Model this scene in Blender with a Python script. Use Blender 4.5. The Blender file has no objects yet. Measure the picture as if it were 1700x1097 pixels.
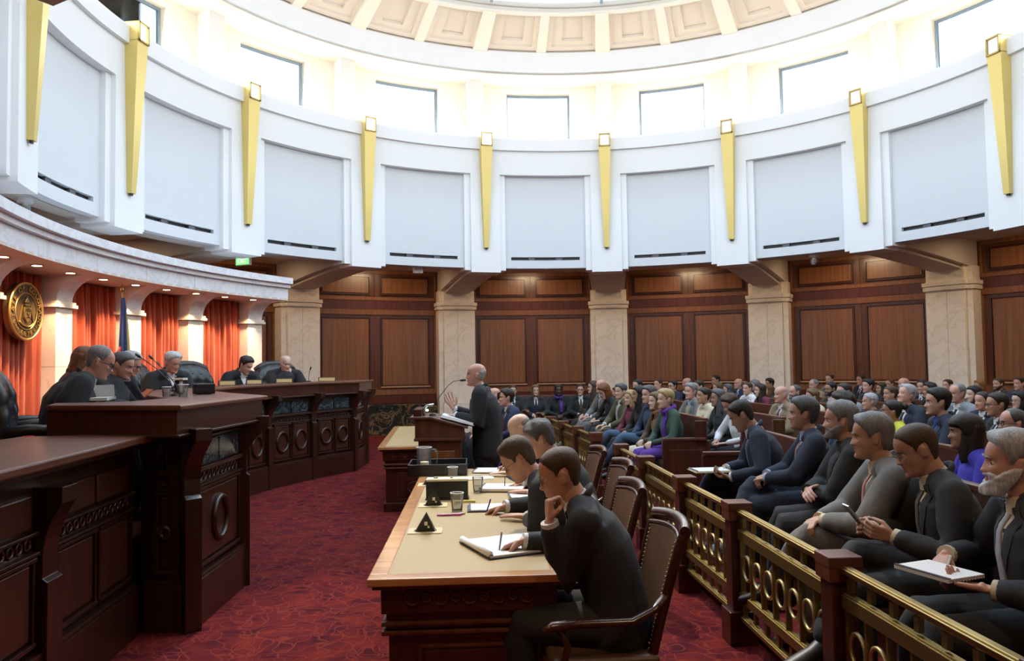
import bpy, bmesh, math, random, time
import numpy as np
from mathutils import Vector, Matrix, noise
from mathutils.bvhtree import BVHTree
T0 = time.time()
random.seed(7)
SC = bpy.context.scene
COL = SC.collection
PI = math.pi
# ---------------------------------------------------------------- camera, light, exposure
CAMPOS = Vector((-0.9587, -10.1524, 1.68))
YAW, PITCH, ROLL, FPX = -0.026656, 0.04514, -0.015109, 1294.96
F_ = Vector((math.sin(YAW)*math.cos(PITCH), math.cos(YAW)*math.cos(PITCH), math.sin(PITCH)))
R0 = Vector((math.cos(YAW), -math.sin(YAW), 0)); U0 = R0.cross(F_)
R_ = R0*math.cos(ROLL)+U0*math.sin(ROLL); U_ = -R0*math.sin(ROLL)+U0*math.cos(ROLL)
cam = bpy.data.cameras.new('camera'); cam.sensor_width = 36; cam.lens = FPX/1700*36
cam.clip_start = 0.05; cam.clip_end = 200
camo = bpy.data.objects.new('camera', cam); COL.objects.link(camo)
m = Matrix((R_, U_, -F_)).transposed().to_4x4(); m.translation = CAMPOS
camo.matrix_world = m
SC.camera = camo
SC.view_settings.view_transform = 'Standard'; SC.view_settings.look = 'None'
SC.view_settings.gamma = 1; SC.view_settings.use_curve_mapping = False
SC.view_settings.exposure = 0.0
try:
    SC.cycles.use_denoising = True
    SC.cycles.denoising_input_passes = 'RGB_ALBEDO_NORMAL'
    SC.cycles.max_bounces = 8; SC.cycles.diffuse_bounces = 5; SC.cycles.glossy_bounces = 3
    SC.cycles.transmission_bounces = 6; SC.cycles.transparent_max_bounces = 8
    SC.cycles.sample_clamp_indirect = 4.0; SC.cycles.caustics_reflective = False; SC.cycles.caustics_refractive = False
except Exception: pass
w = bpy.data.worlds.new('sky'); SC.world = w; w.use_nodes = True
nt = w.node_tree; bg = nt.nodes['Background']
tc = nt.nodes.new('ShaderNodeTexCoord'); sep = nt.nodes.new('ShaderNodeSeparateXYZ'); rmp = nt.nodes.new('ShaderNodeValToRGB')
nt.links.new(tc.outputs['Generated'], sep.inputs[0]); nt.links.new(sep.outputs['Z'], rmp.inputs[0]); nt.links.new(rmp.outputs[0], bg.inputs[0])
rmp.color_ramp.elements[0].position = 0.0; rmp.color_ramp.elements[0].color = (.86, .93, 1, 1)
rmp.color_ramp.elements[1].position = .55; rmp.color_ramp.elements[1].color = (.52, .76, 1, 1)
WORLD = 2.6
bg.inputs[1].default_value = WORLD
def area(name, loc, size, col, power, target=None, sy=None, portal=False, spread=PI, shape=None):
    l = bpy.data.lights.new(name, 'AREA'); l.size = size; l.energy = power; l.color = col
    if sy: l.shape = 'RECTANGLE'; l.size_y = sy
    if shape: l.shape = shape
    l.spread = spread
    if portal: l.cycles.is_portal = True
    o = bpy.data.objects.new(name, l); COL.objects.link(o); o.location = loc
    d = Vector(target)-Vector(loc) if target is not None else Vector((0, 0, -1))
    o.rotation_euler = d.to_track_quat('-Z', 'Y').to_euler()
    return o
def spot(name, loc, target, power, col, ang=1.0, blend=.5, r=.03):
    l = bpy.data.lights.new(name, 'SPOT'); l.energy = power; l.color = col; l.spot_size = ang; l.spot_blend = blend; l.shadow_soft_size = r
    o = bpy.data.objects.new(name, l); COL.objects.link(o); o.location = loc
    o.rotation_euler = (Vector(target)-Vector(loc)).to_track_quat('-Z', 'Y').to_euler()
    return o
WARM = (1, .74, .45); DAY = (.92, .96, 1.0)
PH = 0.1; DTH = PI/8
# daylight falling through the skylight at the top of the dome
area('skylight_daylight', (0, 0, 9.6), 10.5, (.74, .88, 1), 360, target=(0, 0, 0), shape='DISK')
# daylight entering each clerestory window, added warm fill under the outer ring ceiling for the wood walls
for _k in range(16):
    _a = PH+DTH*(_k-4.5); _p = Vector((math.sin(_a), math.cos(_a), 0))
    area('window_daylight', (_p.x*7.93, _p.y*7.93, 7.25), 1.35, DAY, 78, target=(-_p.x*5.5, -_p.y*5.5, 5.2), sy=1.4)
    area('ring_fill_light', (_p.x*9.2, _p.y*9.2, 4.10), .5, (1, .70, .42), 34, target=(_p.x*9.7, _p.y*9.7, 0), shape='DISK')
# ---------------------------------------------------------------- materials
MATS = {}
def mat(name, col, rough=.5, metal=0, emis=None, es=0, spec=.5, trans=0, bump=None, var=None, coat=0, sheen=0):
    if name in MATS: return MATS[name]
    M = bpy.data.materials.new(name); M.use_nodes = True; n = M.node_tree; b = n.nodes['Principled BSDF']
    b.inputs['Base Color'].default_value = (*col, 1); b.inputs['Roughness'].default_value = rough; b.inputs['Metallic'].default_value = metal
    b.inputs['Specular IOR Level'].default_value = spec
    if trans: b.inputs['Transmission Weight'].default_value = trans
    if coat: b.inputs['Coat Weight'].default_value = coat; b.inputs['Coat Roughness'].default_value = .15
    if sheen: b.inputs['Sheen Weight'].default_value = sheen
    if emis: b.inputs['Emission Color'].default_value = (*emis, 1); b.inputs['Emission Strength'].default_value = es
    if var or bump:
        t = n.nodes.new('ShaderNodeTexCoord'); mp = n.nodes.new('ShaderNodeMapping'); n.links.new(t.outputs['Object'], mp.inputs[0])
        nz = n.nodes.new('ShaderNodeTexNoise'); n.links.new(mp.outputs[0], nz.inputs['Vector'])
        sc = (var or bump)[1]; mp.inputs['Scale'].default_value = sc if isinstance(sc, tuple) else (sc, sc, sc)
        nz.inputs['Scale'].default_value = 1; nz.inputs['Detail'].default_value = 6; nz.inputs['Roughness'].default_value = .6
        if var:
            r = n.nodes.new('ShaderNodeValToRGB'); n.links.new(nz.outputs[0], r.inputs[0])
            k = var[0]; c2 = var[2] if len(var) > 2 else tuple(max(0, c*(1-k)) for c in col)
            r.color_ramp.elements[0].position = .35; r.color_ramp.elements[0].color = (*c2, 1)
            r.color_ramp.elements[1].position = .68; r.color_ramp.elements[1].color = (*col, 1)
            n.links.new(r.outputs[0], b.inputs['Base Color'])
        if bump:
            bp = n.nodes.new('ShaderNodeBump'); bp.inputs['Strength'].default_value = bump[0]; bp.inputs['Distance'].default_value = .01
            n2 = n.nodes.new('ShaderNodeTexNoise'); mp2 = n.nodes.new('ShaderNodeMapping'); s2 = bump[1]
            mp2.inputs['Scale'].default_value = s2 if isinstance(s2, tuple) else (s2, s2, s2); n.links.new(t.outputs['Object'], mp2.inputs[0]); n.links.new(mp2.outputs[0], n2.inputs['Vector'])
            n2.inputs['Scale'].default_value = 1; n2.inputs['Detail'].default_value = 5
            n.links.new(n2.outputs[0], bp.inputs['Height']); n.links.new(bp.outputs[0], b.inputs['Normal'])
    MATS[name] = M; return M
def wood(name, c1, c2, rough=.3, scale=(22, 22, 1.2), coat=.15):
    M = mat(name, c1, rough, var=(.5, scale, c2), coat=coat)
    return M
def marble(name, base, vein, scale=1.3, rough=.3, amount=.5):
    M = bpy.data.materials.new(name); M.use_nodes = True; n = M.node_tree; b = n.nodes['Principled BSDF']; b.inputs['Roughness'].default_value = rough
    t = n.nodes.new('ShaderNodeTexCoord'); nz = n.nodes.new('ShaderNodeTexNoise'); nz.inputs['Scale'].default_value = scale; nz.inputs['Detail'].default_value = 8
    nz.inputs['Distortion'].default_value = 1.6; nz.inputs['Roughness'].default_value = .65
    n.links.new(t.outputs['Object'], nz.inputs['Vector'])
    s = n.nodes.new('ShaderNodeMath'); s.operation = 'SUBTRACT'; s.inputs[1].default_value = .5; n.links.new(nz.outputs[0], s.inputs[0])
    a = n.nodes.new('ShaderNodeMath'); a.operation = 'ABSOLUTE'; n.links.new(s.outputs[0], a.inputs[0])
    r = n.nodes.new('ShaderNodeValToRGB'); n.links.new(a.outputs[0], r.inputs[0])
    r.color_ramp.elements[0].position = 0; r.color_ramp.elements[0].color = (*vein, 1)
    r.color_ramp.elements[1].position = .02+.05*amount; r.color_ramp.elements[1].color = (*base, 1)
    n.links.new(r.outputs[0], b.inputs['Base Color']); MATS[name] = M; return M
WOOD = wood('mahogany', (.15, .048, .020), (.075, .022, .010))
WBN = wood('bench_mahogany_shaded', (.042, .0135, .007), (.020, .0062, .004), .28)  # bench woods darkened: shade under the drum put into the colour
WBP = wood('bench_panel_mahogany_shaded', (.066, .021, .010), (.034, .0105, .0055), .3, (26, 26, .7))
WPW = wood('pew_mahogany', (.085, .026, .013), (.045, .013, .008), .3)
WOODP = wood('mahogany_panel', (.27, .108, .042), (.16, .060, .023), .35, (26, 26, .7))
WOODD = wood('mahogany_dark', (.075, .017, .008), (.035, .009, .005), .28)
WOODB = wood('mahogany_band', (.13, .028, .012), (.06, .012, .006), .3, (40, 40, .8))
WOODT = wood('mahogany_top', (.15, .050, .026), (.085, .026, .014), .40, (1.6, 1.6, 26), .1)
WOODL = wood('honey_wood', (.62, .32, .14), (.46, .21, .08), .22, (2, 14, 14), .5)
WHITE = mat('white_plaster', (.83, .83, .835), .6)
PILP = mat('pilaster_plaster', (.66, .65, .65), .6)
WPAN = mat('acoustic_panel', (.68, .70, .73), .85, bump=(.1, 300))
CREAM = mat('cream_plaster', (.80, .745, .63), .6)
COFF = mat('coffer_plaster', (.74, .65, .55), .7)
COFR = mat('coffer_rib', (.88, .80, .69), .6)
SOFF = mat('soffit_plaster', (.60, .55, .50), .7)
MARB = marble('cream_marble', (.88, .83, .74), (.76, .69, .59), .9, .35, .10)
MARW = marble('white_marble', (.82, .81, .84), (.70, .69, .73), 1.6, .3, .4)
MARD = marble('dark_marble', (.022, .026, .024), (.22, .13, .06), 1.9, .15, .4)
MARG = marble('green_marble', (.018, .026, .030), (.10, .13, .15), 3, .12, .25)
GOLD = mat('gold_paint', (.68, .53, .17), .42, .25)
BRASS = mat('polished_brass', (.50, .36, .13), .34, 1)
BRASSD = mat('aged_brass', (.36, .26, .09), .45, 1)
BLACK = mat('black_metal', (.012, .012, .014), .4)
BLKP = mat('black_plastic', (.015, .015, .017), .35)
GLASSY = mat('lamp_glass', (.9, .88, .84), .4, emis=(1, .93, .8), es=.35)
CHROME = mat('chrome', (.6, .6, .62), .25, 1)
PAPER = mat('white_paper', (.80, .80, .80), .7)
STEEL = mat('window_frame_grey', (.30, .36, .42), .5)
def glass(name, col=(1, 1, 1), rough=0.0):
    M = bpy.data.materials.new(name); M.use_nodes = True; n = M.node_tree; n.nodes.remove(n.nodes['Principled BSDF'])
    o = n.nodes['Material Output']; t = n.nodes.new('ShaderNodeBsdfTransparent'); g = n.nodes.new('ShaderNodeBsdfGlossy'); g.inputs['Roughness'].default_value = .03
    fr = n.nodes.new('ShaderNodeFresnel'); fr.inputs[0].default_value = 1.35; mx = n.nodes.new('ShaderNodeMixShader'); t.inputs[0].default_value = (*col, 1)
    n.links.new(fr.outputs[0], mx.inputs[0]); n.links.new(t.outputs[0], mx.inputs[1]); n.links.new(g.outputs[0], mx.inputs[2]); n.links.new(mx.outputs[0], o.inputs[0])
    MATS[name] = M; return M
GLASS = glass('window_glass'); CUP = glass('clear_plastic', (.95, .96, .97))
_n = CUP.node_tree; _d = _n.nodes.new('ShaderNodeBsdfDiffuse'); _d.inputs[0].default_value = (.85, .86, .88, 1); _m = _n.nodes.new('ShaderNodeMixShader'); _m.inputs[0].default_value = .12; _o = _n.nodes['Material Output']; _s = _o.inputs[0].links[0].from_socket; _n.links.new(_s, _m.inputs[1]); _n.links.new(_d.outputs[0], _m.inputs[2]); _n.links.new(_m.outputs[0], _o.inputs[0])
WATER = glass('clear_water', (.86, .89, .90))
# carpet: deep red with thin curling orange lines
def carpet():
    M = bpy.data.materials.new('carpet'); M.use_nodes = True; n = M.node_tree; b = n.nodes['Principled BSDF']; b.inputs['Roughness'].default_value = .95
    b.inputs['Specular IOR Level'].default_value = .1
    t = n.nodes.new('ShaderNodeTexCoord'); L = n.links.new
    nz = n.nodes.new('ShaderNodeTexNoise'); nz.inputs['Scale'].default_value = 2.2; nz.inputs['Detail'].default_value = 2; L(t.outputs['Object'], nz.inputs['Vector'])
    mx = n.nodes.new('ShaderNodeMixRGB'); mx.blend_type = 'ADD'; mx.inputs[0].default_value = .55; L(t.outputs['Object'], mx.inputs[1]); L(nz.outputs['Color'], mx.inputs[2])
    vo = n.nodes.new('ShaderNodeTexVoronoi'); vo.feature = 'DISTANCE_TO_EDGE'; vo.inputs['Scale'].default_value = 6.5; L(mx.outputs[0], vo.inputs['Vector'])
    vo2 = n.nodes.new('ShaderNodeTexVoronoi'); vo2.feature = 'F1'; vo2.inputs['Scale'].default_value = 3.1; L(mx.outputs[0], vo2.inputs['Vector'])
    wv = n.nodes.new('ShaderNodeMath'); wv.operation = 'SINE'; ml = n.nodes.new('ShaderNodeMath'); ml.operation = 'MULTIPLY'; ml.inputs[1].default_value = 24; L(vo2.outputs['Distance'], ml.inputs[0]); L(ml.outputs[0], wv.inputs[0])
    r1 = n.nodes.new('ShaderNodeValToRGB'); L(vo.outputs['Distance'], r1.inputs[0]); r1.color_ramp.elements[0].color = (1, 1, 1, 1); r1.color_ramp.elements[1].color = (0, 0, 0, 1); r1.color_ramp.elements[1].position = .045
    r2 = n.nodes.new('ShaderNodeValToRGB'); L(wv.outputs[0], r2.inputs[0]); r2.color_ramp.elements[0].position = .90; r2.color_ramp.elements[0].color = (0, 0, 0, 1); r2.color_ramp.elements[1].position = .99; r2.color_ramp.elements[1].color = (.8, .8, .8, 1)
    mm = n.nodes.new('ShaderNodeMath'); mm.operation = 'MAXIMUM'; L(r1.outputs[0], mm.inputs[0]); L(r2.outputs[0], mm.inputs[1])
    n3 = n.nodes.new('ShaderNodeTexNoise'); n3.inputs['Scale'].default_value = 5; n3.inputs['Detail'].default_value = 3; L(t.outputs['Object'], n3.inputs['Vector'])
    r3 = n.nodes.new('ShaderNodeValToRGB'); L(n3.outputs[0], r3.inputs[0]); r3.color_ramp.elements[0].position = .35; r3.color_ramp.elements[0].color = (.062, .006, .014, 1); r3.color_ramp.elements[1].position = .7; r3.color_ramp.elements[1].color = (.17, .017, .014, 1)
    m2 = n.nodes.new('ShaderNodeMixRGB'); L(mm.outputs[0], m2.inputs[0]); L(r3.outputs[0], m2.inputs[1]); m2.inputs[2].default_value = (.20, .030, .020, 1)
    L(m2.outputs[0], b.inputs['Base Color'])
    bn = n.nodes.new('ShaderNodeTexNoise'); bn.inputs['Scale'].default_value = 250; L(t.outputs['Object'], bn.inputs['Vector']); bp = n.nodes.new('ShaderNodeBump'); bp.inputs['Strength'].default_value = .3; bp.inputs['Distance'].default_value = .004
    L(bn.outputs[0], bp.inputs['Height']); L(bp.outputs[0], b.inputs['Normal'])
    return M
CARPET = carpet()
# ---------------------------------------------------------------- mesh helpers
class MB:
    def __init__(s): s.v = []; s.f = []; s.m = []
    def add(s, vs, fs, m=0):
        k = len(s.v); s.v += [tuple(p) for p in vs]; s.f += [tuple(i+k for i in f) for f in fs]; s.m += [m]*len(fs); return s
    def box(s, c, d, rz=0, m=0, rot=None):
        hx, hy, hz = d[0]/2, d[1]/2, d[2]/2
        R = rot if rot is not None else Matrix.Rotation(rz, 3, 'Z')
        vs = [Vector(c)+R @ Vector((x*hx, y*hy, z*hz)) for z in (-1, 1) for x, y in ((-1, -1), (1, -1), (1, 1), (-1, 1))]
        return s.add(vs, [(3, 2, 1, 0), (4, 5, 6, 7), (0, 1, 5, 4), (1, 2, 6, 5), (2, 3, 7, 6), (3, 0, 4, 7)], m)
    def prism(s, poly, z0, z1, m=0):
        n = len(poly); vs = [(p[0], p[1], z0) for p in poly]+[(p[0], p[1], z1) for p in poly]
        return s.add(vs, [tuple(range(n-1, -1, -1)), tuple(range(n, 2*n))]+[(i, (i+1) % n, n+(i+1) % n, n+i) for i in range(n)], m)
    def xprism(s, prof, fn, t0, t1, m=0):
        n = len(prof); vs = [fn(a, b, t0) for a, b in prof]+[fn(a, b, t1) for a, b in prof]
        return s.add(vs, [tuple(range(n-1, -1, -1)), tuple(range(n, 2*n))]+[(i, (i+1) % n, n+(i+1) % n, n+i) for i in range(n)], m)
    def arc(s, prof, a0, a1, n=12, m=0, c=(0, 0), cap=True):
        """closed profile [(r,z)] swept about z from angle a0 to a1 (angle measured from +y towards +x)"""
        k = len(prof); vs = []
        for i in range(n+1):
            a = a0+(a1-a0)*i/n
            vs += [(c[0]+r*math.sin(a), c[1]+r*math.cos(a), z) for r, z in prof]
        fs = [(i*k+j, i*k+(j+1) % k, (i+1)*k+(j+1) % k, (i+1)*k+j) for i in range(n) for j in range(k)]
        if cap: fs += [tuple(range(k-1, -1, -1)), tuple(n*k+j for j in range(k))]
        return s.add(vs, fs, m)
    def tube(s, pts, r, n=8, m=0, closed=False, flat=1.0, up=None):
        pts = [Vector(p) for p in pts]; rs = r if isinstance(r, (list, tuple)) else [r]*len(pts); vs = []; N = len(pts); pu = None
        for i, p in enumerate(pts):
            d = (pts[(i+1) % N]-pts[i-1]) if closed else (pts[min(i+1, N-1)]-pts[max(i-1, 0)])
            d.normalize()
            u = Vector(up) if up else (pu if pu else (Vector((0, 0, 1)) if abs(d.z) < .9 else Vector((1, 0, 0))))
            a = d.cross(u)
            if a.length < 1e-6: a = d.orthogonal()
            a.normalize(); b = a.cross(d).normalized(); pu = b
            vs += [p+a*math.cos(2*PI*j/n)*rs[i]+b*math.sin(2*PI*j/n)*rs[i]*flat for j in range(n)]
        M = N if closed else N-1
        fs = [(i*n+j, i*n+(j+1) % n, ((i+1) % N)*n+(j+1) % n, ((i+1) % N)*n+j) for i in range(M) for j in range(n)]
        if not closed: fs += [tuple(range(n-1, -1, -1)), tuple((N-1)*n+j for j in range(n))]
        return s.add(vs, fs, m)
    def lathe(s, prof, c=(0, 0, 0), n=16, m=0, R=None):
        vs = []; k = len(prof)
        for i in range(n):
            a = 2*PI*i/n
            for r, z in prof:
                p = Vector((r*math.cos(a), r*math.sin(a), z)); p = (R @ p if R is not None else p)+Vector(c); vs.append(p)
        fs = [(i*k+j, ((i+1) % n)*k+j, ((i+1) % n)*k+j+1, i*k+j+1) for i in range(n) for j in range(k-1)]
        if prof[0][0] > 1e-6: fs.append(tuple(i*k for i in range(n-1, -1, -1)))
        if prof[-1][0] > 1e-6: fs.append(tuple(i*k+k-1 for i in range(n)))
        return s.add(vs, fs, m)
    def torus(s, c, R, r, n=24, k=8, rot=None, sx=1, sz=1, m=0):
        pts = []
        for i in range(n):
            a = 2*PI*i/n; p = Vector((R*math.cos(a)*sx, 0, R*math.sin(a)*sz)); pts.append(Vector(c)+(rot @ p if rot is not None else p))
        return s.tube(pts, r, k, m, closed=True)
    def ell(s, c, rad, rot=None, n=12, k=8, m=0):
        vs = []
        for i in range(k+1):
            t = PI*i/k
            for j in range(n):
                a = 2*PI*j/n; p = Vector((rad[0]*math.sin(t)*math.cos(a), rad[1]*math.sin(t)*math.sin(a), rad[2]*math.cos(t)))
                vs.append(Vector(c)+(rot @ p if rot is not None else p))
        return s.add(vs, [(i*n+j, (i+1)*n+j, (i+1)*n+(j+1) % n, i*n+(j+1) % n) for i in range(k) for j in range(n)], m)
    def mesh(s, name, mats, smooth=None):
        me = bpy.data.meshes.new(name); me.from_pydata(s.v, [], s.f)
        for M in (mats if isinstance(mats, (list, tuple)) else [mats]): me.materials.append(M)
        if any(s.m): me.polygons.foreach_set('material_index', s.m)
        fin(me, smooth); return me
def fin(me, smooth):
    bm = bmesh.new(); bm.from_mesh(me); bmesh.ops.remove_doubles(bm, verts=bm.verts, dist=1e-6); bmesh.ops.recalc_face_normals(bm, faces=bm.faces); bm.to_mesh(me); bm.free()
    if smooth:
        me.polygons.foreach_set('use_smooth', [True]*len(me.polygons))
        if smooth < 180: me.set_sharp_from_angle(angle=math.radians(smooth))
    me.update()
def link(name, data, parent=None, loc=None, rz=None, label=None, cat=None, group=None, kind=None):
    o = bpy.data.objects.new(name, data); COL.objects.link(o)
    if parent is not None: o.parent = parent
    if loc is not None: o.location = loc
    if rz is not None: o.rotation_euler = (0, 0, rz)
    tag(o, label, cat, group, kind); return o
def tag(o, label=None, cat=None, group=None, kind=None):
    if label: o['label'] = label
    if cat: o['category'] = cat
    if group: o['group'] = group
    if kind: o['kind'] = kind
    return o
def part(name, mb, mats, parent=None, smooth=None, bev=0, **k):
    o = link(name, mb.mesh(name, mats, smooth), parent, **k)
    if bev:
        b = o.modifiers.new('bevel', 'BEVEL'); b.width = bev; b.segments = 2; b.limit_method = 'ANGLE'; b.angle_limit = .7
    return o
def copy_tree(o, parent=None):
    c = o.copy(); COL.objects.link(c); c.parent = parent
    for ch in [x for x in KIDS.get(o.name, o.children)]: copy_tree(ch, c)
    return c
KIDS = {}
# ================================================================ the room
DRUM = 6.69; WALL = 10.4
flo = MB().add([(11.5*math.sin(2*PI*i/64), 11.5*math.cos(2*PI*i/64), 0) for i in range(64)]+[(11.5*math.sin(2*PI*i/64), 11.5*math.cos(2*PI*i/64), -.2) for i in range(64)],
    [tuple(range(63, -1, -1)), tuple(range(64, 128))]+[(i, (i+1) % 64, 64+(i+1) % 64, 64+i) for i in range(64)])
part('floor', flo, CARPET, label='deep red carpet with thin curling orange line pattern', cat='floor', kind='structure')
DIRS = ['north', 'north_northeast', 'northeast', 'east_northeast', 'east', 'east_southeast', 'southeast', 'south_southeast', 'south', 'south_southwest', 'southwest', 'west_southwest', 'west', 'west_northwest', 'northwest', 'north_northwest']
# ---- wall bays: wood panelling between marble columns (bay k spans column k-.5)
def rp(mb, a0, a1, z0, z1, r, t=.02, n=4):   # raised curved board
    mb.arc([(r, z0), (r, z1), (r+t, z1), (r+t, z0)], a0, a1, n)
half = DTH/2; cw = .47/WALL
def bayparts():
    P = []
    b = MB(); b.arc([(WALL, 0), (WALL, 4.25), (WALL+.15, 4.25), (WALL+.15, 0)], -half, half, 8); P.append(('backing', b, WOOD))
    A0, A1 = -half+cw, half-cw; st = .17/WALL; ms = .13/WALL
    for s in (-1, 1):
        x0, x1 = (A0+st, -ms) if s < 0 else (ms, A1-st)
        for nm, z0, z1 in (('upper_panel', 3.49, 3.97), ('lower_panel', 1.19, 2.94)):
            f = MB()
            for a, c, u, v_ in ((x0, x1, z1-.03, z1), (x0, x1, z0, z0+.03), (x0, x0+.03/WALL, z0, z1), (x1-.03/WALL, x1, z0, z1)):
                f.arc([(WALL-.045, u), (WALL-.045, v_), (WALL-.01, v_), (WALL-.01, u)], a, c, 4)
            P.append((nm+'_moulding', f, WOODD))
            if nm == 'lower_panel': q_ = MB(); q_.arc([(WALL-.062, z0-.012), (WALL-.062, z0+.012), (WALL-.02, z0+.03), (WALL-.02, z0-.012)], x0, x1, 4); P.append(('lit_panel_edge', q_, mat('lit_edge_wood', (.50, .29, .16), .35)))  # lighter strip: light caught by the moulding's lower edge, put into the colour
            p = MB(); rp(p, x0+.05/WALL, x1-.05/WALL, z0+.05, z1-.05, WALL-.032, .03); P.append((nm, p, WOODP))
    for z0, z1 in ((3.0, 3.13), (1.0, 1.13), (3.36, 3.44), (4.03, 4.2)):
        f = MB(); rp(f, A0, A1, z0, z1, WALL-.03, .03); P.append(('rail', f, WOODP))
    for a, c in ((A0, A0+st-.012), (A1-st+.012, A1), (-ms+.012, ms-.012)):
        f = MB(); rp(f, a, c, 1.14, 2.99, WALL-.026, .026); P.append(('stile', f, WOODP)); f = MB(); rp(f, a, c, 3.45, 4.02, WALL-.026, .026); P.append(('stile', f, WOODP))
    f = MB(); rp(f, A0, A1, 3.14, 3.35, WALL-.012, .012); P.append(('veneer_band', f, WOODB))
    f = MB(); rp(f, A0, A1, .78, .99, WALL-.02, .02); P.append(('veneer_band', f, WOODB))
    for i in range(4):
        f = MB(); a = A0+(A1-A0)*i/4; c = A0+(A1-A0)*(i+1)/4-.004/WALL
        f.arc([(WALL-.12, 0), (WALL-.12, .74), (WALL-.10, .76), (WALL, .76), (WALL, 0)], a, c, 3); P.append(('marble_slab', f, MARD))
    return P
BP = [(n, mb.mesh(n, M)) for n, mb, M in bayparts()]
for k in range(16):
    a = PH+DTH*(k-5+.5)     # bay between column k and k+1
    d = DIRS[int(round((a % (2*PI))/DTH)) % 16]
    wl = link('wall_'+d, None, loc=(0, 0, 0), rz=-a, kind='structure', cat='wall', label='curved mahogany panelled wall section facing the rotunda, '+d.replace('_', ' ')+' bay')
    for n, me in BP: link(n, me, wl)
# ---- marble columns against the wall
CR = 9.88
def colparts():
    P = []
    def cb(name, x0, x1, r0, r1, z0, z1, M=MARB, bev=.006): P.append((name, MB().box(((x0+x1)/2, (r0+r1)/2, (z0+z1)/2), (x1-x0, r1-r0, z1-z0)), M))
    for s in (-1, 1):
        for i, (z0, z1) in enumerate(((.8, 2.0), (2.004, 3.12))): cb('marble_slab', *(sorted((s*.006, s*.345))), CR, CR+.5, z0, z1)
        cb('marble_slab', *(sorted((s*.355, s*.47))), CR+.10, CR+.55, .8, 3.12)
    cb('core', -.34, .34, CR+.012, WALL+.1, 0, 3.55)
    cb('core', -.46, .46, CR+.12, WALL+.1, 0, 3.6)
    for z0, z1, e in ((3.12, 3.20, .035), (3.215, 3.30, .05)):
        m_ = MB(); m_.box((0, (CR-e+WALL)/2, (z0+z1)/2), (2*(.345+e), WALL-CR+e, z1-z0)); m_.box((0, (CR+.1-e+WALL)/2, (z0+z1)/2), (2*(.47+e), WALL-CR-.1+e, z1-z0)); P.append(('capital_moulding', m_, MARB))
    cb('neck', -.35, .35, CR-.005, WALL, 3.30, 3.6)
    cb('base', -.37, .37, CR-.03, WALL, 0, .77)
    return P
CP = [(n, mb.mesh(n, M)) for n, mb, M in colparts()]
# haunch from the drum pier down to the column
hm = MB(); prof = [(6.98, 3.70)]
for i in range(13):
    t = i/12; prof.append((7.0+(CR-7.0)*t, 3.70-.17*t**1.4-.0*t))
prof += [(CR+.35, 3.53), (CR+.35, 4.2), (6.98, 4.2)]
hm.xprism(prof, lambda r, z, t: (t, r, z), -.31, .31)
prof2 = [(r, min(z+.07, 4.2)) for r, z in prof[:-3]]+[(WALL, 3.60), (WALL, 4.2), (6.98, 4.2)]
hm2 = MB(); hm2.xprism(prof2, lambda r, z, t: (t, r, z), -.42, .42)
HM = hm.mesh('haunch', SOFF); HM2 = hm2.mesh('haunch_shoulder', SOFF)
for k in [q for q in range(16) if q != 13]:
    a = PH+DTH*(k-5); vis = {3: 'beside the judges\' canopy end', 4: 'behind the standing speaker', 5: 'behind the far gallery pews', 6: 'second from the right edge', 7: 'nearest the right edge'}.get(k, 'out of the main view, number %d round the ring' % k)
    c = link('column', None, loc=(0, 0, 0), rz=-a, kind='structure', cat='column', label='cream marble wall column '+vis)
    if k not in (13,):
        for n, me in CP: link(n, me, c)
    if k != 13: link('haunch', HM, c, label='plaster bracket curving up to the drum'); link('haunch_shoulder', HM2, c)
# ---- ambulatory ceiling
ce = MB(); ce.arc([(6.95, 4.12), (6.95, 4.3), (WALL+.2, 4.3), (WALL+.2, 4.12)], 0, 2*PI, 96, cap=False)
part('ceiling', ce, SOFF, label='plaster ceiling of the outer ring behind the drum', cat='ceiling', kind='structure')
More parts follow.
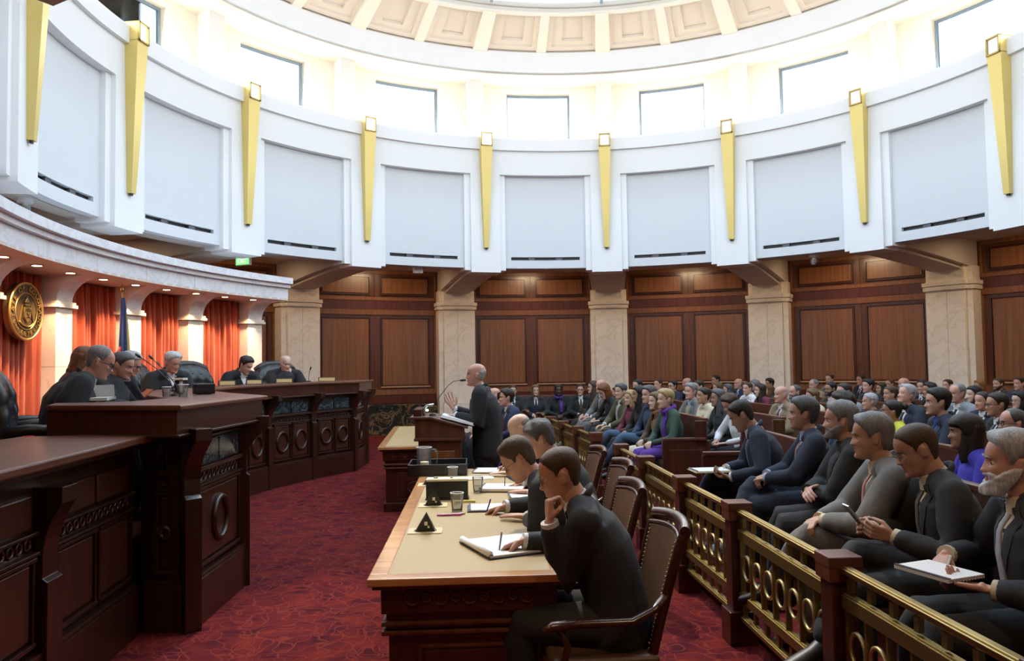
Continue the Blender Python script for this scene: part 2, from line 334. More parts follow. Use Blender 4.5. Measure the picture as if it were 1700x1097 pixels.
# ---- the drum: piers, recessed panels, parapet
pw = .322; NB = 10
def drumparts():
    P = []; ah = pw/DRUM; sw = .125/DRUM
    f = MB(); f.arc([(DRUM, 3.68), (DRUM, 6.32), (DRUM+.5, 6.32), (DRUM+.5, 3.68)], -half, -half+ah, 3); f.arc([(DRUM, 3.68), (DRUM, 6.32), (DRUM+.5, 6.32), (DRUM+.5, 3.68)], half-ah, half, 3); P.append(('pier_face', f, WHITE))
    f = MB(); f.arc([(DRUM, 5.80), (DRUM, 6.32), (DRUM+.3, 6.32), (DRUM+.3, 5.80)], -half+ah, half-ah, NB); P.append(('frieze', f, WHITE))
    for s in (-1, 1):
        a, c = sorted((s*(half-ah), s*(half-ah-sw))); f = MB(); f.arc([(DRUM+.07, 3.73), (DRUM+.07, 5.80), (DRUM+.5, 5.80), (DRUM+.5, 3.73)], a, c, 2); P.append(('jamb', f, WHITE))
    x = half-ah-sw
    f = MB(); zb = 3.79; zs0, zs1 = 3.965, 4.035; g = .13/DRUM
    pr = lambda z0, z1: [(DRUM+.15, z0), (DRUM+.15, z1), (DRUM+.35, z1), (DRUM+.35, z0)]
    f.arc(pr(zs1, 5.80), -x, x, NB); f.arc(pr(zb, zs0), -x, x, NB); f.arc(pr(zs0, zs1), -x, -x+g, 2); f.arc(pr(zs0, zs1), x-g, x, 2); P.append(('wall_panel', f, WPAN))
    f = MB(); f.arc([(DRUM+.22, zs0-.01), (DRUM+.22, zs1+.01), (DRUM+.3, zs1+.01), (DRUM+.3, zs0-.01)], -x+g*.9, x-g*.9, NB); P.append(('vent_slot', f, BLACK))
    for q in (-.34, .34): f = MB(); f.arc([(DRUM+.17, zs0), (DRUM+.17, zs1), (DRUM+.21, zs1), (DRUM+.21, zs0)], q*x-.01, q*x+.01, 1); P.append(('vent_clip', f, mat('vent_grey', (.1, .1, .12), .5)))
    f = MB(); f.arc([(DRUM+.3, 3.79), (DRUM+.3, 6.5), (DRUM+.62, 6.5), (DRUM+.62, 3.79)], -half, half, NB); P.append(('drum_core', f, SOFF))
    f = MB(); f.arc([(DRUM-.07, 6.32), (DRUM-.07, 6.56), (DRUM-.05, 6.59), (DRUM+.10, 6.59), (DRUM+.10, 6.42), (DRUM+.30, 6.42), (DRUM+.30, 6.32)], -half, half, NB); P.append(('parapet_cornice', f, WHITE))
    f = MB(); f.arc([(DRUM+.10, 6.36), (DRUM+.10, 6.42), (DRUM+1.35, 6.42), (DRUM+1.35, 6.36)], -half, half, NB); P.append(('ledge', f, CREAM))
    return P
DP = [(n, mb.mesh(n, M)) for n, mb, M in drumparts()]
for k in range(16):
    a = PH+DTH*(k-5+.5)
    d = DIRS[int(round((a % (2*PI))/DTH)) % 16]
    o = link('wall_drum_'+d, None, loc=(-.15, -.5, 0) if k in (11, 12, 13, 14) else (0, 0, 0), rz=-a, kind='structure', cat='wall', label='white drum bay with recessed panel and black slot, '+d.replace('_', ' ')+' side')
    for n, me in DP: link(n, me, o)
# ---- clerestory
CW = 7.8; wh = .735/CW
def clparts():
    P = []
    for s in (-1, 1):
        a, c = sorted((s*wh, s*half)); f = MB(); f.arc([(CW, 6.4), (CW, 8.14), (CW+.25, 8.14), (CW+.25, 6.4)], a, c, 4); P.append(('wall_face', f, CREAM))
    f = MB(); f.arc([(CW, 8.0), (CW, 8.14), (CW+.25, 8.14), (CW+.25, 8.0)], -wh, wh, 6); f.arc([(CW, 6.4), (CW, 6.47), (CW+.25, 6.47), (CW+.25, 6.4)], -wh, wh, 6); P.append(('lintel', f, CREAM))
    f = MB()
    for s in (-1, 1): a, c = sorted((s*half, s*(half-.17/7.45))); f.arc([(7.45, 6.42), (7.45, 8.13), (CW, 8.13), (CW, 6.42)], a, c, 2)
    P.append(('pilaster', f, PILP))
    f = MB(); f.arc([(7.0, 8.13), (7.0, 8.64), (7.12, 8.64), (7.12, 8.13)], -half, half, 6); P.append(('ring_beam', f, WHITE))
    f = MB(); f.arc([(7.0, 8.13), (7.0, 8.18), (8.1, 8.18), (8.1, 8.13)], -half, half, 6); P.append(('soffit', f, CREAM))
    return P
KP = [(n, mb.mesh(n, M)) for n, mb, M in clparts()]
wf = MB(); wr = CW+.16
for a, c, z0, z1 in ((-wh, -wh+.045/CW, 6.47, 8.0), (wh-.045/CW, wh, 6.47, 8.0)): wf.arc([(wr, z0), (wr, z1), (wr+.06, z1), (wr+.06, z0)], a, c, 1)
wf.arc([(wr, 7.955), (wr, 8.0), (wr+.06, 8.0), (wr+.06, 7.955)], -wh, wh, 4); wf.arc([(wr, 6.47), (wr, 6.52), (wr+.06, 6.52), (wr+.06, 6.47)], -wh, wh, 4)
WF_ = wf.mesh('frame', mat('window_blue_frame', (.16, .22, .28), .5)); WG = MB().arc([(wr+.03, 6.5), (wr+.03, 7.97), (wr+.04, 7.97), (wr+.04, 6.5)], -wh+.02/CW, wh-.02/CW, 4).mesh('pane', GLASS)
for k in range(16):
    a = PH+DTH*(k-5+.5)
    d = DIRS[int(round((a % (2*PI))/DTH)) % 16]
    o = link('wall_clerestory_'+d, None, loc=(0, 0, 0), rz=-a, kind='structure', cat='wall', label='cream clerestory bay with its pilaster, '+d.replace('_', ' ')+' side')
    for n, me in KP: link(n, me, o)
    wn = link('window_%d' % (k+1), None, loc=(0, 0, 0), rz=-a, kind='structure', cat='window', label='square clerestory window above the drum, '+d.replace('_', ' ')+' side')
    link('frame', WF_, wn); link('pane', WG, wn)
    # warm cove lamp behind the parapet, washing the clerestory wall
    for q in (0, .5):
        aa = a+q*DTH; p = Vector((math.sin(aa), math.cos(aa), 0))
        area('cove_lamp', (p.x*7.12, p.y*7.12, 6.50), 1.2, (1, .84, .60), 19, target=(p.x*7.75, p.y*7.75, 8.0), sy=.12)
# ---- coffered dome ring
def slope(t): return (7.0-1.1*t, 8.64+.51*t+.06*math.sin(PI*t))
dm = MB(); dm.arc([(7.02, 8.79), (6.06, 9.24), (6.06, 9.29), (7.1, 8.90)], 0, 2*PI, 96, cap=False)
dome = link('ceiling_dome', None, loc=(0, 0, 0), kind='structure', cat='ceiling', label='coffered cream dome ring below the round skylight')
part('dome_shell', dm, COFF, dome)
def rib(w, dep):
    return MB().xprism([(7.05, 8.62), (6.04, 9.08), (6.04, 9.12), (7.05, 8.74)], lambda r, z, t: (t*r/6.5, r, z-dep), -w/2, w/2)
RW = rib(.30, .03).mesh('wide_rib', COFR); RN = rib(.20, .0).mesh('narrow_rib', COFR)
cf = MB()
for j, (u0, u1, dz) in enumerate(((.0, .16, .0), (.84, 1.0, .0))):
    pass
hb = DTH/4
def cofpart():
    f = MB()
    def band(t0, t1, a0, a1, lift):
        (r0, z0), (r1, z1) = (7.0-.95*t0, 8.66+.46*t0), (7.0-.95*t1, 8.66+.46*t1)
        f.arc([(r0, z0+lift), (r1, z1+lift), (r1, z1+lift+.06), (r0, z0+lift+.06)], a0, a1, 3)
    for i, (e, l) in enumerate(((.07, .02), (.13, .07))):
        b0 = .0 if i == 0 else .10; x0 = hb if i == 0 else hb-.032
        x1 = x0-.032
        band(b0, b0+.10, -x0, x0, l); band(1-b0-.10, 1-b0, -x0, x0, l); band(b0, 1-b0, -x0, -x1, l); band(b0, 1-b0, x1, x0, l)
    return f
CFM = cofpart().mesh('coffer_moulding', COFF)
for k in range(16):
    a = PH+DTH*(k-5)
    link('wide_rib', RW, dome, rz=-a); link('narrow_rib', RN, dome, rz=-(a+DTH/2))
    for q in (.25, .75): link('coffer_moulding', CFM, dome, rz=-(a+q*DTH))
sk = link('ceiling_skylight', None, loc=(0, 0, 0), kind='structure', cat='skylight', label='round glazed skylight at the centre of the dome')
f = MB(); f.arc([(6.02, 9.08), (6.02, 9.12), (6.15, 9.16), (6.15, 9.08)], 0, 2*PI, 96, cap=False); part('curb', f, COFR, sk)
for i in range(16):
    a = PH+DTH*i; f = MB(); pts = [(5.9*math.cos(t)*math.sin(a), 5.9*math.cos(t)*math.cos(a), 9.2+2.2*math.sin(t)) for t in [PI/2*j/6 for j in range(6)]]
    f.tube(pts, .035, 6); part('mullion', f, STEEL, sk)
for i in range(3):
    t = PI/2*(i*2+1)/7; f = MB(); f.arc([(5.9*math.cos(t), 9.2+2.2*math.sin(t)), (5.9*math.cos(t)+.04, 9.2+2.2*math.sin(t)), (5.9*math.cos(t)+.04, 9.26+2.2*math.sin(t)), (5.9*math.cos(t), 9.26+2.2*math.sin(t))], 0, 2*PI, 48, cap=False); part('purlin', f, STEEL, sk)
f = MB(); vs = []; 
for i in range(7):
    t = PI/2*i/6.0; vs += [(5.92*math.cos(t)*math.sin(2*PI*j/48), 5.92*math.cos(t)*math.cos(2*PI*j/48), 9.24+2.2*math.sin(t)) for j in range(48)]
f.add(vs, [(i*48+j, i*48+(j+1) % 48, (i+1)*48+(j+1) % 48, (i+1)*48+j) for i in range(6) for j in range(48)]); part('glazing', f, GLASS, sk, smooth=180)
# opaque roof ring over clerestory
rf = MB(); rf.arc([(7.05, 8.18), (7.05, 8.9), (6.2, 9.26), (6.2, 9.4), (8.2, 8.9), (8.2, 8.18)], 0, 2*PI, 96, cap=False); part('ceiling_roof', rf, COFF, label='roof build up over the clerestory ring', cat='ceiling', kind='structure')
# ---- tapered gold sconces
def sconce():
    w0, w1, zt, zb = .125, .052, 6.36, 4.2
    body = MB(); d0, d1 = .20, .075
    vs = [(-w1, DRUM, zb), (w1, DRUM, zb), (w1, DRUM-d1, zb), (-w1, DRUM-d1, zb), (-w0, DRUM, zt), (w0, DRUM, zt), (w0, DRUM-d0, zt), (-w0, DRUM-d0, zt)]
    body.add(vs, [(3, 2, 1, 0), (4, 5, 6, 7), (0, 1, 5, 4), (1, 2, 6, 5), (2, 3, 7, 6), (3, 0, 4, 7)])
    fr = MB(); zf0, zf1 = 6.36, 6.64; yf = DRUM-.21; x = .12
    for c, d in (((0, yf+.0, zf0+.012), (2*x, .03, .024)), ((0, yf, zf1-.012), (2*x, .03, .024)), ((-x+.012, yf, (zf0+zf1)/2), (.024, .03, zf1-zf0)), ((x-.012, yf, (zf0+zf1)/2), (.024, .03, zf1-zf0))): fr.box(c, d)
    box = MB()
    for c, d in (((0, DRUM-.07, zf0+.008), (2*x, .26, .016)), ((0, DRUM-.07, zf1-.008), (2*x, .26, .016)), ((-x+.006, DRUM-.07, (zf0+zf1)/2), (.012, .26, zf1-zf0)), ((x-.006, DRUM-.07, (zf0+zf1)/2), (.012, .26, zf1-zf0)), ((0, DRUM+.06, (zf0+zf1)/2), (2*x, .02, zf1-zf0))): box.box(c, d)
    ln = MB().box((0, yf+.02, (zf0+zf1)/2), (2*x-.04, .01, zf1-zf0-.04))
    ft = MB().box((0, DRUM-.035, zb-.015), (.05, .03, .03))
    return body.mesh('tapered_body', GOLD), fr.mesh('lamp_frame', BRASSD), box.mesh('lamp_box', GOLD), ln.mesh('lamp_lens', GLASSY), ft.mesh('foot_bracket', BLACK)
SM = sconce()
names = ['far left at the frame edge', 'second from left with glowing lamp', 'third from left with glowing lamp', 'fourth from left with glowing lamp', 'in the middle with the brightest flaring lamp', 'right of centre with dull white lamp', 'third from the right edge', 'second from the right edge with dull lamp', 'far right above the last column']
for k in range(9):
    a = PH+DTH*(k-5)
    o = link('wall_sconce', None, loc=(0, 0, 0), rz=-a, label='tapered gold wall sconce '+names[k], cat='wall sconce', group='tapered gold sconces on the white drum')
    for me, n in zip(SM, ('tapered_body', 'lamp_frame', 'lamp_box', 'lamp_lens', 'foot_bracket')):
        c = link(n, me, o)
        if n == 'lamp_lens' and k in (1, 2, 3, 4):
            s = {1: 5, 2: 5, 3: 6, 4: 25}[k]; c.material_slots[0].link = 'OBJECT'; c.material_slots[0].material = mat('lamp_lens_lit_%d' % k, (1, .95, .85), .4, emis=(1, .90, .70), es=s)
# security cameras / speaker under the drum
def domecam(x, y, z, lab):
    o = link('security_camera', None, loc=(x, y, z), label=lab, cat='camera', group='small cameras under the drum')
    part('mount', MB().lathe([(0, 0), (.09, 0), (.09, -.05), (.03, -.05), (.03, -.10), (0, -.10)], n=14), WHITE, o, smooth=40)
    part('camera_body', MB().lathe([(0, -.09), (.06, -.09), (.065, -.15), (.04, -.20), (0, -.21)], n=14), mat('cam_grey', (.25, .25, .27), .4), o, smooth=40)
    part('camera_lens', MB().ell((.03, -.03, -.17), (.03, .03, .03)), BLKP, o, smooth=180)
# ================================================================ judges' canopy, curtains, seal, flag
NC = (3.04, -.6)
def npt(r, deg, z=0):   # point on the niche circle; deg measured from -x towards +y
    t = math.radians(deg); return Vector((NC[0]-r*math.cos(t), NC[1]+r*math.sin(t), z))
def na(deg): return -PI/2+math.radians(deg)
cano = link('canopy', None, loc=(0, 0, 0), label='curved white marble canopy over the judges with stepped cornice', cat='canopy', kind='structure')
for i in range(9):
    d0, d1 = -36+i*6.94, -36+(i+1)*6.94-.06
    f = MB(); f.arc([(9.30, 2.9), (9.30, 3.11), (9.34, 3.11), (9.34, 2.9)], na(d0), na(d1), 6, c=NC)
    part('marble_slab', f, MARW, cano)
f = MB(); f.arc([(9.31, 2.92), (9.31, 3.11), (9.24, 3.115), (9.24, 3.175), (9.18, 3.18), (9.18, 3.285), (10.4, 3.285), (10.4, 2.92)], na(-36), na(26.4), 48, c=NC); part('cornice', f, MARW, cano)
f = MB(); f.arc([(9.30, 2.895), (9.30, 2.93), (10.4, 2.93), (10.4, 2.895)], na(-36), na(26.4), 48, c=NC); part('soffit', f, mat('canopy_soffit', (.75, .62, .52), .6), cano)
f = MB(); f.arc([(10.3, 0), (10.3, 2.9), (10.4, 2.9), (10.4, 0)], na(-36), na(26.4), 40, c=NC); part('back_wall', f, WOODD, cano)
PIL = [25.3, 17.3, 9.2, .7, -7.8, -16.2, -24.6]
pm = MB(); pm.box((0, 9.97+.12, 1.25), (.34, .30, 2.5)); PMm = pm
def pilaster():
    P = []
    for i, (z0, z1) in enumerate(((0, .9), (.904, 1.75), (1.754, 2.49))): P.append(('marble_slab', MB().box((0, .14, (z0+z1)/2), (.34, .30, z1-z0)), MARB))
    P.append(('capital_moulding', MB().box((0, .12, 2.515), (.42, .36, .04)).box((0, .12, 2.55), (.38, .33, .04)), MARB))
    prof = [(.29, 2.57), (-.01, 2.57)]+[(-.01-.42*(1-math.cos(t*PI/2/8)), 2.57+.33*math.sin(t*PI/2/8)) for t in range(1, 9)]+[(.29, 2.9)]
    m_ = MB(); m_.xprism(prof, lambda y, z, t: (t, y, z), -.165, .165); P.append(('flared_capital', m_, MARW)); return P
PP = [(n, b.mesh(n, M, 30)) for n, b, M in pilaster()]
for i, d in enumerate(PIL):
    p = npt(9.92, d); o = link('pilaster', None, loc=p, rz=math.radians(90-d), label='marble pilaster with flared capital under the canopy, ' + ['at its far end', 'second from its far end', 'third from its far end', 'right of the round seal', 'left of the round seal', 'outside the frame, sixth', 'outside the frame, seventh'][i], cat='pilaster', kind='structure')
    for n, me in PP: link(n, me, o)
CURT = mat('orange_velvet', (.50, .095, .045), .8, sheen=.3, var=(.25, (30, 30, 1)))
for i in range(6):
    d0, d1 = PIL[i+1]+1.0, PIL[i]-1.0; n = 150; vs = []; fs = []; rr = random.Random(i)
    ph = [rr.uniform(0, 6) for _ in range(4)]
    for zi, z in enumerate([.46, 1.2, 1.9, 2.4, 2.75, 2.88]):
        for j in range(n+1):
            u = j/n; am = .058*(1-.35*(zi >= 4)); w_ = math.sin(u*2*PI*9+ph[0]+1.2*math.sin(u*7+ph[1]))+.35*math.sin(u*2*PI*21+ph[2])
            p = npt(10.14+am*w_+.01*math.sin(z*1.3+u*20), d0+(d1-d0)*u, z); vs.append(p)
    for zi in range(5):
        for j in range(n): k = zi*(n+1)+j; fs.append((k, k+1, k+n+2, k+n+1))
    o = part('curtain', MB().add(vs, fs), CURT, smooth=180, label='pleated orange velvet curtain ' + ['in the last bay by the canopy end', 'behind the white haired judge', 'behind the blue flag', 'behind the round gold seal', 'beyond the seal at the frame edge', 'outside the frame beyond the seal'][i], cat='curtain', group='curtains behind the bench')
    sd = o.modifiers.new('thick', 'SOLIDIFY'); sd.thickness = .008
DL = mat('downlight_lens', (1, .9, .7), .4, emis=(1, .72, .45), es=14)
k = 0
for i in range(6):
    for q in (.25, .75):
        d = PIL[i+1]+(PIL[i]-PIL[i+1])*q; p = npt(9.62, d, 2.893)
        o = link('downlight', MB().lathe([(0, 0), (.07, 0), (.07, -.006), (.05, -.008)], n=14).mesh('downlight', BRASS), loc=p, label='small recessed downlight, ' + ('left' if q < .5 else 'right') + ' one of the pair before ' + ['the curtain bay at the canopy end', 'the bay behind the dark haired judge', 'the bay behind the flag', 'the bay of the round seal', 'the bay beyond the seal', 'the bay outside the frame'][i], cat='light', group='downlights under the canopy')
        link('lens', MB().lathe([(0, -.004), (.05, -.004), (.05, -.009), (0, -.009)], n=14).mesh('lens', DL), o)
        k += 1
        tgt = npt(10.05, d, .9); spot('canopy_downlight', (p.x, p.y, 2.87), tgt, 170, (1, .62, .34), 1.5, .7, .04)
# seal of the state
sc = npt(9.98, -3.55, 2.40); seal = link('state_seal', None, loc=sc, rz=math.radians(90+3.55), label='large round gold seal with ring of lettering hung on the curtain', cat='seal')
Ry = Matrix.Rotation(PI/2, 3, 'X')
SEALD = mat('seal_dark', (.10, .065, .03), .45, .4); SEALG = mat('seal_gold', (.70, .48, .16), .32, .9)
part('disc', MB().lathe([(0, -.02), (.335, -.02), (.335, .05), (.30, .055), (.30, .045), (0, .045)], n=48, R=Ry), SEALD, seal, smooth=35)
part('rim', MB().torus((0, -.05, 0), .33, .014, 48, 8), SEALG, seal, smooth=180); part('inner_ring', MB().torus((0, -.05, 0), .215, .008, 40, 6), SEALG, seal, smooth=180)
def text(s, size, mat_, parent, loc, rot, name='lettering', ext=.006):
    cu = bpy.data.curves.new(name, 'FONT'); cu.body = s; cu.size = size; cu.align_x = 'CENTER'; cu.align_y = 'CENTER'; cu.extrude = ext; cu.resolution_u = 2
    t = bpy.data.objects.new('tmp', cu); COL.objects.link(t); dg = bpy.context.evaluated_depsgraph_get(); me = bpy.data.meshes.new_from_object(t.evaluated_get(dg)); bpy.data.objects.remove(t); me.name = name
    me.materials.clear(); me.materials.append(mat_); o = link(name, me, parent); o.location = loc; o.rotation_euler = rot; return o
S1 = 'STATE OF COLORADO'
for i, ch in enumerate(S1):
    if ch == ' ': continue
    a = math.radians(118-i*236/(len(S1)-1)); text(ch, .088, SEALG, seal, (-math.sin(a)*.268, -.054, math.cos(a)*.268), (PI/2, -a*1.0 if False else 0, 0), ext=.006).rotation_euler = Matrix.Rotation(-a, 3, 'Y').to_4x4().to_euler() if False else (Matrix.Rotation(-a, 3, 'Y') @ Matrix.Rotation(PI/2, 3, 'X')).to_euler()
for i, ch in enumerate('1876'):
    a = math.radians(-21+i*14); text(ch, .08, SEALG, seal, (math.sin(a)*.268, -.054, -math.cos(a)*.268), (Matrix.Rotation(-a, 3, 'Y') @ Matrix.Rotation(PI/2, 3, 'X')).to_euler())
for a in (-50, -38, 38, 50):
    t = math.radians(a); st = []
    for j in range(10): rr = .022 if j % 2 == 0 else .009; st.append((rr*math.sin(j*PI/5), rr*math.cos(j*PI/5)))
    part('star', MB().xprism(st, lambda x, z, y: (x+math.sin(t)*.268, y, z-math.cos(t)*.268), -.058, -.044), SEALG, seal)
sh = [(-.07, .05), (.07, .05), (.075, 0), (.06, -.07), (0, -.135), (-.06, -.07), (-.075, 0)]
part('shield', MB().xprism(sh, lambda x, z, y: (x, y, z), -.07, -.045), SEALG, seal, bev=.004)
part('mountains', MB().xprism([(-.06, 0), (-.035, .03), (-.015, .01), (.005, .04), (.03, .01), (.045, .028), (.062, 0)], lambda x, z, y: (x, y, z), -.078, -.068), SEALD, seal)
part('crossed_tools', MB().box((0, -.074, -.05), (.08, .01, .012), rot=Matrix.Rotation(.8, 3, 'Y')).box((0, -.074, -.05), (.08, .01, .012), rot=Matrix.Rotation(-.8, 3, 'Y')), SEALD, seal)
part('eye_triangle', MB().xprism([(-.05, .10), (.05, .10), (0, .175)], lambda x, z, y: (x, y, z), -.065, -.045), SEALG, seal, bev=.003)
part('fasces', MB().box((0, -.06, .075), (.10, .02, .025)).box((-.11, -.055, -.02), (.012, .012, .2), rot=Matrix.Rotation(.25, 3, 'Y')).box((.11, -.055, -.02), (.012, .012, .2), rot=Matrix.Rotation(-.25, 3, 'Y')), SEALG, seal)
part('ribbon', MB().tube([(-.15, -.055, -.12), (-.08, -.06, -.165), (0, -.062, -.18), (.08, -.06, -.165), (.15, -.055, -.12)], .014, 6, flat=.6), SEALG, seal, smooth=180)
# flag
fp = npt(9.55, 4.6); flag = link('state_flag', None, loc=(fp.x, fp.y, .57), rz=math.radians(85), label='furled dark blue flag with gold fringe on a pole behind the judges', cat='flag')
part('pole', MB().tube([(0, 0, .05), (0, 0, 2.17)], .014, 10), WOODL, flag, smooth=60); part('finial', MB().lathe([(0, 2.17), (.03, 2.19), (.035, 2.22), (.015, 2.25), (.0, 2.30)], n=10), BRASS, flag, smooth=180)
part('base', MB().lathe([(0, 0), (.16, 0), (.15, .03), (.03, .07), (0, .07)], n=18), BRASSD, flag, smooth=60)
def drape(x0, x1, z0, z1, ph, n=18):
    vs = []; fs = []
    for i in range(13):
        t = i/12; z = z1+(z0-z1)*t; w_ = (.25+.75*t**.6)
        for j in range(n+1):
            u = j/n; vs.append((x0*w_+(x1-x0)*w_*u, .03*math.sin(u*PI*5+ph)*w_-.02, z-.05*u*t))
    fs = [(i*(n+1)+j, i*(n+1)+j+1, (i+1)*(n+1)+j+1, (i+1)*(n+1)+j) for i in range(12) for j in range(n)]
    return MB().add(vs, fs)
o = part('blue_cloth', drape(-.10, .16, .7, 2.1, .3), mat('flag_blue', (.02, .035, .12), .7, sheen=.2), flag, smooth=180); o.modifiers.new('t', 'SOLIDIFY').thickness = .006
o = part('red_cloth', drape(-.24, -.08, .7, 1.45, 1.0, 10), mat('flag_red', (.45, .02, .02), .7), flag, smooth=180); o.modifiers.new('t', 'SOLIDIFY').thickness = .006
o = part('gold_fringe', drape(.15, .19, .68, 1.95, .5, 6), mat('flag_gold', (.6, .42, .08), .6), flag, smooth=180); o.modifiers.new('t', 'SOLIDIFY').thickness = .006
# raised platform behind the bench
V = [(-3.54, -5.10), (-3.20, -5.09), (-3.26, -4.0), (-3.85, -3.15), (-4.40, -2.25), (-4.75, -1.3), (-4.87, -.3), (-4.69, .76), (-4.35, 1.78), (-3.91, 2.63), (-3.94, 3.58), (-4.30, 3.62)]
pf = [(x-.1, y) for x, y in V[1:-1]]+[tuple(npt(10.25, d))[:2] for d in (26, 20, 12, 4, -4, -12, -20, -28, -35)]+[(-4.6, -8.5), (-3.6, -8.5)]
pf = [(-3.66, -5.0)]+[(x-.16, y) for x, y in V[2:-1]]+[(-4.3, 3.7)]+[tuple(npt(10.25, d))[:2] for d in (26, 20, 12, 4, -4, -12, -20, -28, -35)]+[(-4.4, -8.6), (-3.35, -8.6)]
part('floor_platform', MB().prism(pf, 0.002, .57), mat('dark_carpet', (.10, .012, .018), .95), label='raised carpeted platform behind the bench', cat='floor', kind='structure')
# ================================================================ judges' bench
def facet(parent, p, q, h, marble=True, rings=2, seed=0, z0=0.0, posts=True, small=False):
    p = Vector((*p, 0)); q = Vector((*q, 0)); L = (q-p).length; ux = (q-p).normalized(); uy = Vector((ux.y, -ux.x, 0))   # uy points out to the room
    R = Matrix((ux, uy, Vector((0, 0, 1)))).transposed()
    def TF(mb): mb.v = [tuple(p+R @ Vector(v)) for v in mb.v]; return mb
    def B(n, c, d, M=WBN, bev=.004): return part(n, TF(MB().box(c, d)), M, parent, bev=bev)
    B('body', (L/2, -.09, (h-.04)/2), (L, .12, h-.04)); B('plinth', (L/2, -.005, .15), (L-.10, .07, .30)); B('plinth_cap', (L/2, .0, .315), (L-.1, .05, .025))
    zt = h-.59 if not small else h-.50
    n = max(1, rings)
    for i in range(n):
        x0 = .09+(L-.18)*i/n; x1 = .09+(L-.18)*(i+1)/n; cx = (x0+x1)/2; w_ = x1-x0-.07
        pn = B('raised_panel', (cx, -.02, (.38+zt)/2), (w_-.04, .03, zt-.38-.04), WBP, .008)
        fr = MB()
        for c, d in (((cx, -.015, zt+.0), (w_+.04, .05, .022)), ((cx, -.015, .375), (w_+.04, .05, .022)), ((cx-w_/2-.008, -.018, (zt+.375)/2), (.02, .04, zt-.375)), ((cx+w_/2+.008, -.018, (zt+.375)/2), (.02, .04, zt-.375))): fr.box(c, d)
        part('panel_moulding', TF(fr), WBN, parent, bev=.004)
        if not small: part('ring_moulding', TF(MB().torus((cx, .004, (zt+.38)/2), min(.135, w_*.34), .022, 32, 8, sz=1.08)), WBN, pn, smooth=180)
    # ring frieze
    fz = zt+.075; fr = MB(); nn = int((L-.2)/.075)
    for i in range(nn): fr.torus((.1+(L-.2)*(i+.5)/nn, -.024, fz), .026, .009, 10, 4)
    part('ring_frieze', TF(fr), WOODD, parent, smooth=180, kind='stuff'); B('frieze_rail', (L/2, -.012, fz-.05), (L-.12, .05, .018)); B('frieze_rail', (L/2, -.012, fz+.05), (L-.12, .05, .018))
    if marble:
        for i in range(2):
            x0 = .1+(L-.2)*i/2; x1 = .1+(L-.2)*(i+1)/2-.02; B('marble_inset', ((x0+x1)/2, -.02, h-.345), (x1-x0, .03, .17), MARG)
        B('frieze_rail', (L/2, -.012, h-.45), (L-.12, .05, .018)); B('frieze_rail', (L/2, -.012, h-.24), (L-.12, .05, .02))
    else:
        for i in range(2):
            x0 = .1+(L-.2)*i/2; x1 = .1+(L-.2)*(i+1)/2-.03; B('raised_panel', ((x0+x1)/2, -.02, h-.27), (x1-x0, .03, .16), WBP, .008)
    return TF, L
def corbel(parent, p, d, h, w_=.11, jut=.17):
    """post with a curved bracket flaring out to carry the top"""
    d = Vector((*d, 0)).normalized(); ux = Vector((-d.y, d.x, 0)); p = Vector((*p, 0))
    prof = [(-.12, 0), (.045, 0), (.045, h-.62), (.02, h-.60), (.02, h-.50)]+[(.02+jut*(t/6)**2, h-.50+.26*(t/6)) for t in range(1, 7)]+[(.02+jut, h-.16), (-.12, h-.16)]
    m_ = MB(); m_.xprism(prof, lambda y, z, t: tuple(p+d*y+ux*t+Vector((0, 0, z))), -w_/2, w_/2); return part('corbel_post', m_, WBN, parent, bev=.004)
bench = link('judges_bench', None, loc=(0, 0, 0), label='long curved mahogany judges\' bench with ring mouldings and green marble insets', cat='bench')
HB = 1.47
for i in range(len(V)-1):
    rings = 1 if i in (0, 10) else (1 if i in (1, 9) else 2)
    facet(bench, V[i], V[i+1], HB, True, rings)
for i in range(1, len(V)-1):
    a = Vector(V[i-1]); b = Vector(V[i]); c = Vector(V[i+1]); d1 = (b-a).normalized(); d2 = (c-b).normalized(); nn = Vector((d1.y+d2.y, -(d1.x+d2.x)))
    corbel(bench, V[i], nn.normalized(), HB)
TO = [(-4.12, -5.16), (-3.12, -5.42), (-3.11, -3.88), (-3.72, -3.05), (-4.27, -2.17), (-4.62, -1.25), (-4.74, -.28), (-4.56, .80), (-4.24, 1.82), (-3.78, 2.58), (-3.80, 3.66), (-4.35, 3.80)]
TI = [(-4.28, -4.82), (-3.82, -4.72), (-3.80, -4.15), (-4.30, -3.45), (-4.87, -2.5), (-5.22, -1.45), (-5.35, -.3), (-5.17, .95), (-4.82, 2.1), (-4.42, 2.95), (-4.42, 3.5), (-4.42, 3.7)]
def strip(o1, i1, z0, z1, inset=0):
    f = MB(); n = len(o1)
    for k in range(n-1): f.prism([o1[k], i1[k], i1[k+1], o1[k+1]], z0, z1)
    return f
def stripmesh(o1, i1, z0, z1):
    n = len(o1); vs = [(x, y, z0) for x, y in o1]+[(x, y, z0) for x, y in i1]+[(x, y, z1) for x, y in o1]+[(x, y, z1) for x, y in i1]; fs = []
    for k in range(n-1):
        fs += [(k, k+1, n+k+1, n+k), (2*n+k, 3*n+k, 3*n+k+1, 2*n+k+1), (k, 2*n+k, 2*n+k+1, k+1), (n+k, n+k+1, 3*n+k+1, 3*n+k)]
    fs += [(0, n, 3*n, 2*n), (n-1, 3*n-1, 4*n-1, 2*n-1)]
    return MB().add(vs, fs)
part('countertop', stripmesh(TO, TI, HB-.035, HB), WOODT, bench, bev=.01)
def shrink(o, i, t): return [(a[0]+(b[0]-a[0])*t, a[1]+(b[1]-a[1])*t) for a, b in zip(o, i)]
part('fascia', stripmesh(shrink(TO, TI, .06), shrink(TO, TI, .14), HB-.19, HB-.035), WOODD, bench)
